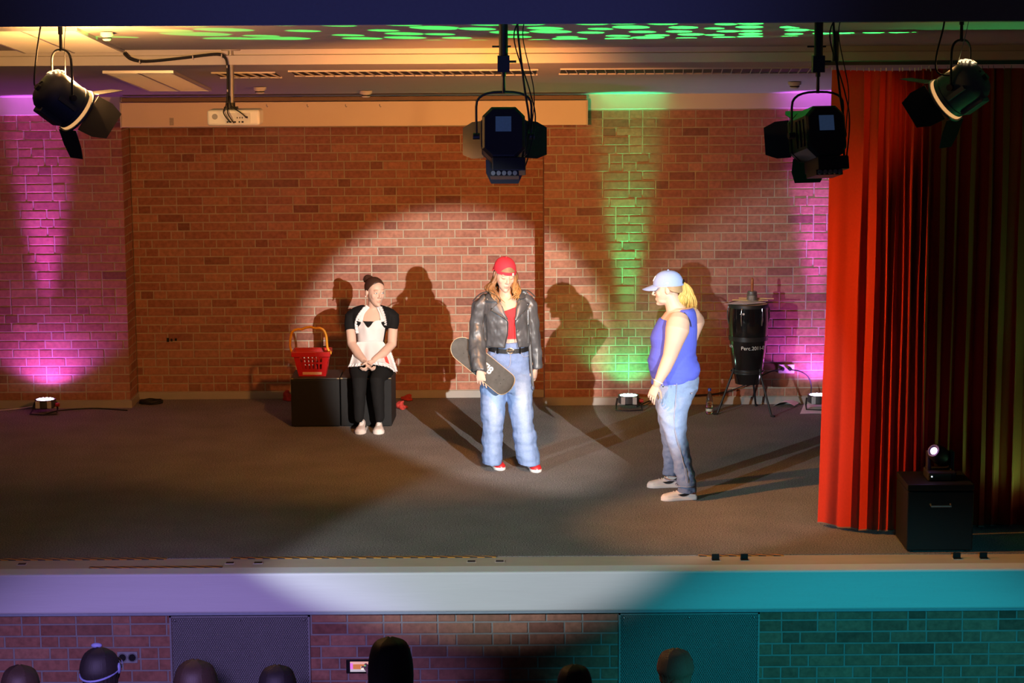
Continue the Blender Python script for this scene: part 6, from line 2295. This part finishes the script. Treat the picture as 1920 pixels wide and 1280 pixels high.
def spectator(label, px, ptop, wpx, hair, style, turn=0.0, Y=YA, top=(.03, .03, .05), dz=0.0, seed=1):
    s = (U(1000, 1250, Y) - U(900, 1250, Y)).length / 100
    k = wpx * s / .182
    k = max(.9, min(1.15, k))
    crown = U(px, ptop, Y)
    hc = crown + Vector((0, 0, -.125 * k))
    Mh = Matrix.Translation(hc) @ Matrix.Rotation(R(180 + turn), 4, 'Z') @ Matrix.Scale(k, 4)
    root = thing('person', label, 'person', (px * 0 + hc.x, Y + .1, -1.0), 'audience heads in the foreground')
    g = head_geo(Mh)
    nb = hc + Vector((0, -.015, -.20 * k))
    g.tube([nb, nb + Vector((0, .01, .08)), hc + Vector((0, 0, -.05))], [.06, .055, .055], n=14)
    g.tube([nb + Vector((0, -.01, -.02)), nb + Vector((0, -.02, -.45))], [.05, .12], n=14)
    finish_body(root, g, Mh, .008)
    # seated clothes: trunk, shoulders, upper arms, lap and legs down to the hall floor
    g = Geo()
    x, y, z = nb
    g.hloft([(x, y - .02, z - .56, .17, .13), (x, y - .02, z - .40, .165, .12), (x, y - .01, z - .22, .17, .125), (x, y, z - .10, .18, .105), (x, y, z - .045, .145, .08), (x, y, z - .005, .075, .065)], n=24)
    for sd in (-1, 1):
        g.tube([(x + sd * .14, y, z - .09), (x + sd * .15, y + .02, z - .26), (x + sd * .14, y + .16, z - .42), (x + sd * .10, y + .30, z - .40)], [.055, .045, .042, .036], n=12, round_ends=True)
        g.tube([(x + sd * .09, y, z - .54), (x + sd * .10, y + .40, z - .52), (x + sd * .10, y + .42, -.93)], [.09, .075, .055], n=12, round_ends=True)
        g.tube([(x + sd * .10, y + .38, -.965), (x + sd * .10, y + .58, -.965)], [.035, .03], n=10, round_ends=True)
    me = remesh(g, .012, 3, 'clothes')
    shift(me, root.location)
    obj('clothes', me, M('audience_cloth_%d' % seed, top, .9), root)
    # hair with combed relief
    g = Geo()
    rr_ = random.Random(seed)
    g.ball(Mh @ Vector((0, .018, .036)), (.086 * k, .104 * k, .092 * k), 22, 14)
    if style != 'bald':
        for i in range(60):
            a = R(-20 + 220 * i / 59)
            q = Vector((.088 * math.cos(a), .018 + .104 * math.sin(a), 0))
            low = {'bob': -.13, 'long': -.20, 'short': -.055, 'tail': -.03}[style] + rr_.uniform(-.015, .01)
            flare = {'bob': 1.10, 'long': 1.05, 'short': .92, 'tail': .92}[style]
            pts = [Mh @ Vector((q.x * .12, .02 + (q.y - .02) * .12, .128)), Mh @ Vector((q.x * .78, .018 + (q.y - .018) * .78, .098)), Mh @ Vector((q.x * 1.04, .018 + (q.y - .018) * 1.04, .03)),
                   Mh @ Vector((q.x * flare, .018 + (q.y - .018) * flare, (low + .03) / 2)), Mh @ Vector((q.x * (flare - .06), .018 + (q.y - .018) * (flare - .06), low))]
            g.tube(bez(pts, 4), [(.0105 * k, .008 * k)] * (4 * 4 + 1), n=8, round_ends=True)
    if style == 'tail':
        g.ball(Mh @ Vector((0, .125, -.035)), (.034 * k, .034 * k, .034 * k), 16, 10)
        for i in range(10):
            g.tube(bez([Mh @ Vector((.012 * math.cos(i), .125, -.03)), Mh @ Vector((.02 * math.cos(i), .145, -.08)), Mh @ Vector((.022 * math.cos(i), .13, -.17))], 5), .010, n=8)
    obj('hair', g, hair, root, sm=70)
    return root, Mh, nb, k


HB = M('hair_black', (.022, .016, .018), .6, var=.3, nscale=50, stretch=(5, 5, 1))
HBR = M('hair_brown', (.060, .034, .026), .55, var=.4, nscale=50, stretch=(5, 5, 1))
HBL = M('hair_fair', (.50, .40, .28), .6, var=.3, nscale=50, stretch=(5, 5, 1))
spectator('dim audience head at the far left bottom corner', 38, 1247, 66, HBR, 'short', seed=1, top=(.10, .09, .03))
r2, Mh, nb, k = spectator('dark-haired spectator wearing a blue-lit headband beside the grey outlet', 192, 1214, 68, HB, 'short', turn=-28, seed=2, top=(.05, .05, .12))
obj('headband', Geo().tube([Mh @ Vector((.096 * math.cos(2 * math.pi * q / 28), .016 + .116 * math.sin(2 * math.pi * q / 28), .018 - .030 * math.sin(2 * math.pi * q / 28))) for q in range(28)], .006, n=8, loop=True), M('headband_painted_blue_light', (.25, .28, .55), .6), r2, sm=60)  # blue light on the band is put into its colour, bow alike
obj('bow', Geo().ball(Mh @ Vector((.02, .02, .14)), (.03, .014, .014), 14, 8).ball(Mh @ Vector((-.092, -.01, .03)), (.012, .02, .03), 12, 8), M('headband_painted_blue_light', (.25, .28, .55), .6), r2, sm=60)
spectator('brown-haired spectator with a violet sheen in front of the left vent panel', 369, 1237, 76, HBR, 'bob', turn=-15, seed=3, top=(.08, .05, .10))
spectator('black-haired spectator low at the right edge of the left vent panel', 520, 1247, 66, HB, 'short', seed=4)
r5, Mh, nb, k = spectator('spectator with a dark bob filming the stage with a raised phone', 732, 1195, 78, HB, 'bob', seed=5, top=(.05, .03, .06))
spectator('dark-haired spectator low in front of the middle brick wall', 1077, 1246, 60, HB, 'short', seed=6)
spectator('fair-haired spectator with tied-back hair before the right vent panel', 1266, 1216, 64, HBL, 'tail', seed=7, top=(.10, .12, .11))

# raised hand and phone of the filming spectator
YPH = YA + .34
a, b = U(649, 1236, YPH), U(702, 1262, YPH)
pc = (a + b) / 2
t = thing('phone', 'smartphone held up sideways with the stage shown on its glowing screen', 'phone', pc)
hx, hz_ = (b.x - a.x) / 2, (a.z - b.z) / 2
obj('case', Geo().box((pc.x - hx, YPH - .004, pc.z - hz_), (pc.x + hx, YPH + .005, pc.z + hz_)), BLACK, t, bevel=.004)
def scr(nm, x0, x1, z0, z1, colr, st, d):
    g = Geo().box((pc.x + hx * x0, YPH - .0046 - d, pc.z + hz_ * z0), (pc.x + hx * x1, YPH - .0036, pc.z + hz_ * z1))
    return obj(nm, g, M('screen_%s' % nm, colr, .3, emit=colr, estr=st), t)
scr('screen', -.72, .72, -.72, .72, (.55, .18, .06), .9, 0)
scr('screen_ceiling_picture', -.72, .72, .35, .72, (.75, .40, .35), .9, .0003)
scr('screen_floor_picture', -.72, .72, -.72, -.35, (.55, .50, .50), .8, .0003)
scr('screen_curtain_picture', -.72, -.52, -.35, .5, (.80, .20, .70), .8, .0006)
scr('screen_green_picture', .30, .50, -.2, .4, (.15, .75, .30), .8, .0006)
scr('screen_cast_picture', .05, .26, -.45, .1, (.95, .85, .70), .9, .0006)
scr('screen_right_picture', .56, .72, -.35, .5, (.70, .15, .35), .8, .0006)
# the arm belongs to the person
g = Geo()
el = nb + Vector((-.05, .20, -.33))
wr = Vector((b.x + .015, YPH - .035, b.z - .035))
g.tube([nb + Vector((-.15, .02, -.12)), el, wr], [.045, .038, .026], n=14, round_ends=True)
merge(g, hand_geo(aim(wr, (-.42, .18, 1), (-.6, .8, .2)), side=-1, curls=(40, 48, 52, 55), k=.95, thumb=(.7, .1, -.6)))
me = remesh(g, .005, 3, 'raised_arm')
colour_attr(me, np.ones((len(me.vertices), 3)))
shift(me, r5.location)
obj('raised_arm', me, SKIN, r5)
